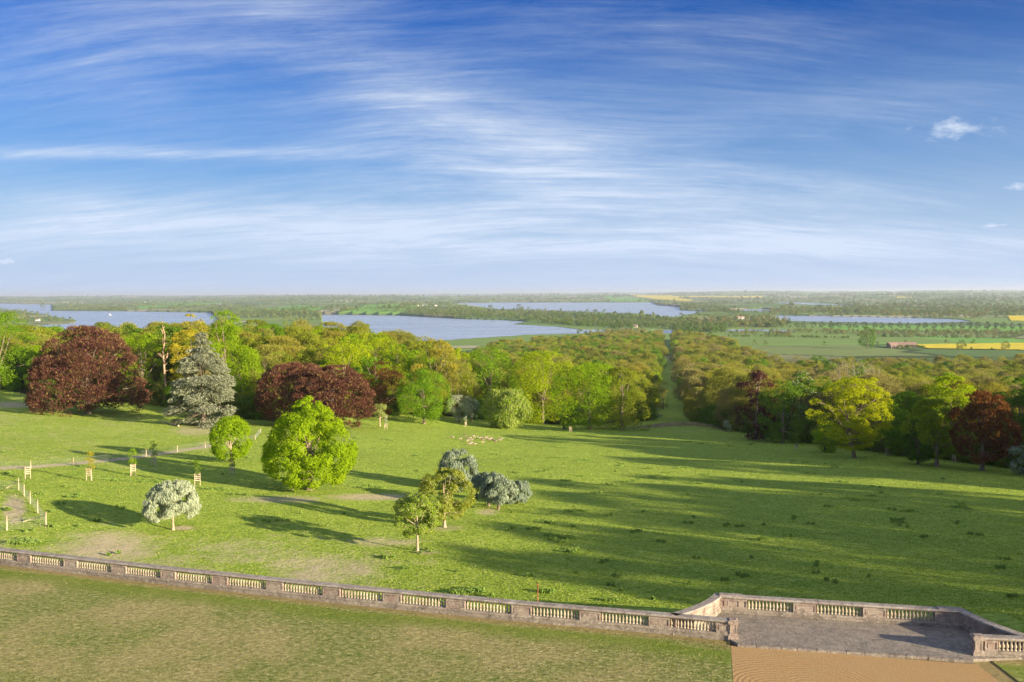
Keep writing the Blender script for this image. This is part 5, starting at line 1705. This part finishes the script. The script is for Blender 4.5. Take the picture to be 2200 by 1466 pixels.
mb = MB(); mb.tube([(0, 0, -.2), (0, 0, .7), (-.1, 0, 1.4), (-.12, 0, 1.9)], [.3, .22, .16, .06], 7)
o = link('tree_stump', mb.mesh('tree_stump', [BARK]), None, h_); tag(o, 'thin dark snag just left of the big isolated oak', 'stump')

# ---------------------------------------------------------------- nettle and thistle patches in the grass
TP = [(1010, 1272, 50, 7), (1180, 1277, 22, 6), (1145, 1241, 12, 4), (1410, 1288, 9, 4), (1205, 1158, 40, 8), (1235, 1185, 22, 5), (1370, 1145, 18, 4), (1240, 1132, 15, 5), (1183, 1124, 18, 4), (1100, 1137, 14, 4),
      (1565, 1130, 14, 5), (1150, 1138, 24, 3), (1312, 1107, 14, 3), (1390, 1101, 9, 3), (1245, 1099, 35, 4), (1855, 1075, 45, 6), (2070, 1090, 35, 6), (1925, 1118, 14, 5), (1945, 1132, 12, 4), (1475, 1063, 12, 3),
      (1315, 1043, 14, 4), (1372, 1034, 14, 4), (1425, 1028, 30, 6), (1500, 1040, 24, 4), (1190, 1008, 14, 4), (1260, 990, 26, 4), (1345, 1001, 16, 5), (1400, 1007, 14, 3), (1205, 985, 24, 4), (1170, 1015, 14, 3),
      (1255, 1024, 10, 3), (1330, 1014, 10, 2), (1470, 1006, 26, 4), (1520, 1020, 14, 3), (1100, 948, 16, 3), (1180, 942, 18, 3), (1210, 963, 18, 3), (1115, 958, 12, 3), (1175, 928, 30, 5), (1260, 932, 26, 4), (1480, 950, 18, 4),
      (1510, 955, 14, 3), (1570, 958, 12, 3), (1620, 956, 20, 4), (1700, 952, 18, 3), (1720, 995, 24, 4), (1785, 1000, 18, 3), (1820, 1037, 14, 3), (770, 943, 14, 3), (838, 947, 20, 4), (900, 980, 14, 3), (905, 1012, 8, 2), (1010, 970, 8, 2),
      (1070, 978, 18, 4), (1112, 1016, 12, 3), (100, 1062, 12, 4), (160, 1070, 18, 5), (115, 1102, 10, 4), (215, 1120, 14, 3), (60, 1165, 40, 9), (470, 1052, 34, 4), (520, 1065, 26, 4), (425, 995, 18, 4), (540, 985, 10, 4), (800, 1048, 40, 4),
      (330, 1036, 40, 3), (255, 1034, 40, 3), (1640, 1160, 14, 4), (1700, 1155, 16, 4), (1760, 1215, 14, 4), (1600, 1238, 18, 5), (1790, 1250, 16, 5), (1950, 1100, 24, 4), (1990, 1155, 16, 4), (2100, 1150, 20, 4), (1900, 1060, 12, 3), (1425, 1165, 16, 3), (1500, 1200, 12, 3),
      (1650, 1130, 10, 3), (2150, 1220, 16, 5), (1330, 1240, 14, 4), (1290, 1060, 14, 3), (1120, 1060, 12, 3)]
rg = np.random.default_rng(5)
for k in range(80):
    TP.append((rg.uniform(20, 2180), rg.uniform(950, 1300), rg.uniform(7, 24), rg.uniform(1.2, 4)))
VS = []
for (px, py, rx, ry) in TP:
    n = int(30 + rx * ry * 2.4)
    a = rg.normal(size=n) * .45; b = rg.normal(size=n) * .45
    # split into a few knots
    kn = rg.integers(0, max(1, int(rx / 6)), n)
    a = (kn / max(1, int(rx / 6)) - .5) * 1.4 + a * .35
    b = b * .45 + rg.normal(size=400)[kn] * .6
    ex = float(np.interp(px, *EDGE_PX))
    if py < ex + 6 or py > wall_base_y(px) - 26 and px < 1450: continue
    h_ = hit(px, py)
    kx = h_[1] / FPX
    X = h_[0] + a * rx * kx; Y = h_[1] + b * ry * kx * h_[1] / (HC - h_[2])
    VS.append(np.stack([X, Y, T(X, Y) + rg.uniform(.05, .3, n) * min(1., rx / 16 + .2)], 1))
VS = np.concatenate(VS)
nr = rg.normal(size=VS.shape); nr[:, 2] *= .6
V, F_ = quads(VS, nr, rg.uniform(.1, .28, len(VS)), .6, rg)
o = link('weed_patches', mesh_np('weed_patches', V, F_, [LM['nettle']])); tag(o, 'low dark nettle and thistle tufts dotted over the pasture', 'weeds', kind='stuff')

# grass: short blades standing on the lawn and the pasture
GLAWN = leafmat('blade_lawn', (.2, .21, .05), (.34, .31, .1), .3, (.4, .35, .15), .1, .5)
GFIELD = leafmat('blade_pasture', (.24, .34, .035), (.4, .47, .06), .35, (.5, .5, .14), .1, .12)


def blades(name, X, Y, Z, size, mat, g):
    n = len(X)
    a = g.uniform(0, 6.28, n)
    u = np.stack([np.cos(a), np.sin(a), np.zeros(n)], 1)
    up = np.stack([g.normal(size=n) * 1.1, g.normal(size=n) * 1.1, np.ones(n)], 1)
    P0 = np.stack([X, Y, Z - .02], 1)
    s_ = size[:, None]
    V = np.stack([P0 - u * s_ * .5, P0 + u * s_ * .5, P0 + u * s_ * .35 + up * s_ * .8, P0 - u * s_ * .45 + up * s_ * .6], 1).reshape(-1, 3)
    o = link(name, mesh_np(name, V, np.arange(n * 4).reshape(n, 4), [mat]))
    tag(o, kind='stuff')
    return o


g_ = np.random.default_rng(15)
n_ = 150000
px_ = g_.uniform(-150, 2350, n_); py_ = g_.uniform(1195, 1560, n_)
ok = (py_ > wall_base_y(px_) + 4) & (px_ < 1570)
p = hitz(px_[ok], py_[ok])
k_ = (p[:, 0] < GL.x + (p[:, 1] - GL.y) * gdir.x / gdir.y - .1)
p = p[k_]
tag(blades('lawn_grass', p[:, 0], p[:, 1], np.zeros(len(p)), g_.uniform(.03, .07, len(p)), GLAWN, g_), 'sun-bleached grass of the terrace lawn in front of the long balustrade', 'grass')
sy_ = np.geomspace(45, 420, 3000)
px_ = g_.uniform(-150, 2350, 260000)
cols_ = np.linspace(-150, 2350, 101)
py_ = g_.random(len(px_))
XX = []; 
s0 = (px_ - 1100) / FPX
Yn = np.where(px_ < 1560, 66., 62.)
Yf = np.interp(px_, _ex, _ey) + 3
Yd = 1 / (1 / Yn + (1 / Yf - 1 / Yn) * py_)          # even in the picture, thinning with distance
Xd = s0 * Yd
f_ok = ~((Xd > 8) & (Xd < 36) & (Yd < 64)) & (Yd > 60 - np.minimum(0, Xd) * .32)
Xd, Yd = Xd[f_ok], Yd[f_ok]
qx, qy, _ = proj(Xd, Yd, T(Xd, Yd))
f_ok = g_.random(len(Xd)) > dry_at(qx, qy) * 1.1
Xd, Yd = Xd[f_ok], Yd[f_ok]
Zd = T(Xd, Yd)
tag(blades('pasture_grass', Xd, Yd, Zd, g_.uniform(.05, .13, len(Xd)) * np.interp(Yd, [60, 260], [.8, 1.6]), GFIELD, g_), 'short green pasture grass on the sloping field below the balustrade', 'grass')

# dry grassy bank at the mouth of the avenue
mb = MB()
BK = [(1330, 923), (1400, 919), (1440, 916), (1490, 915), (1540, 920), (1570, 932)]
ring = []
BP = [Vector(hit(*p)) for p in BK]
vs = []; fs = []
for i, p in enumerate(BP):
    for j in range(9):
        q = j / 8; w_ = 9.; e_ = math.sin(min(1, max(0, i / 5)) * math.pi) ** .5 if 0 < i < 5 else 0.
        yy_ = p.y + (q - .2) * w_
        vs.append((p.x, yy_, float(T(p.x, yy_)) - .15 + 1.5 * math.sin(q * math.pi) * e_))
for i in range(len(BP) - 1):
    for j in range(8): fs.append((i * 9 + j, (i + 1) * 9 + j, (i + 1) * 9 + j + 1, i * 9 + j + 1))
mb.add(vs, fs, 0, True)
tag(mb.obj('grass_bank', simple('dry_bank_grass', (.14, .12, .04), (.34, .28, .12), .6, .95, .9, .3)), kind='structure')

# ---------------------------------------------------------------- haze
if True:
    m = bpy.data.materials.new('haze'); m.use_nodes = True; m.node_tree.nodes.clear()
    w = NT(m.node_tree)
    v = w.n('ShaderNodeVolumePrincipled', ins={'Color': (.80, .88, 1., 1), 'Density': 4.2e-5, 'Anisotropy': .2})
    w.n('ShaderNodeOutputMaterial', ins={'Volume': v.outputs[0]})
    mb = MB(); mb.box((0, 40000 - 600, (-75 + 150) / 2), (95000 * 2, 100000, 226))
    o = mb.obj('haze', m); o.display_type = 'WIRE'
    tag(o, kind='stuff')
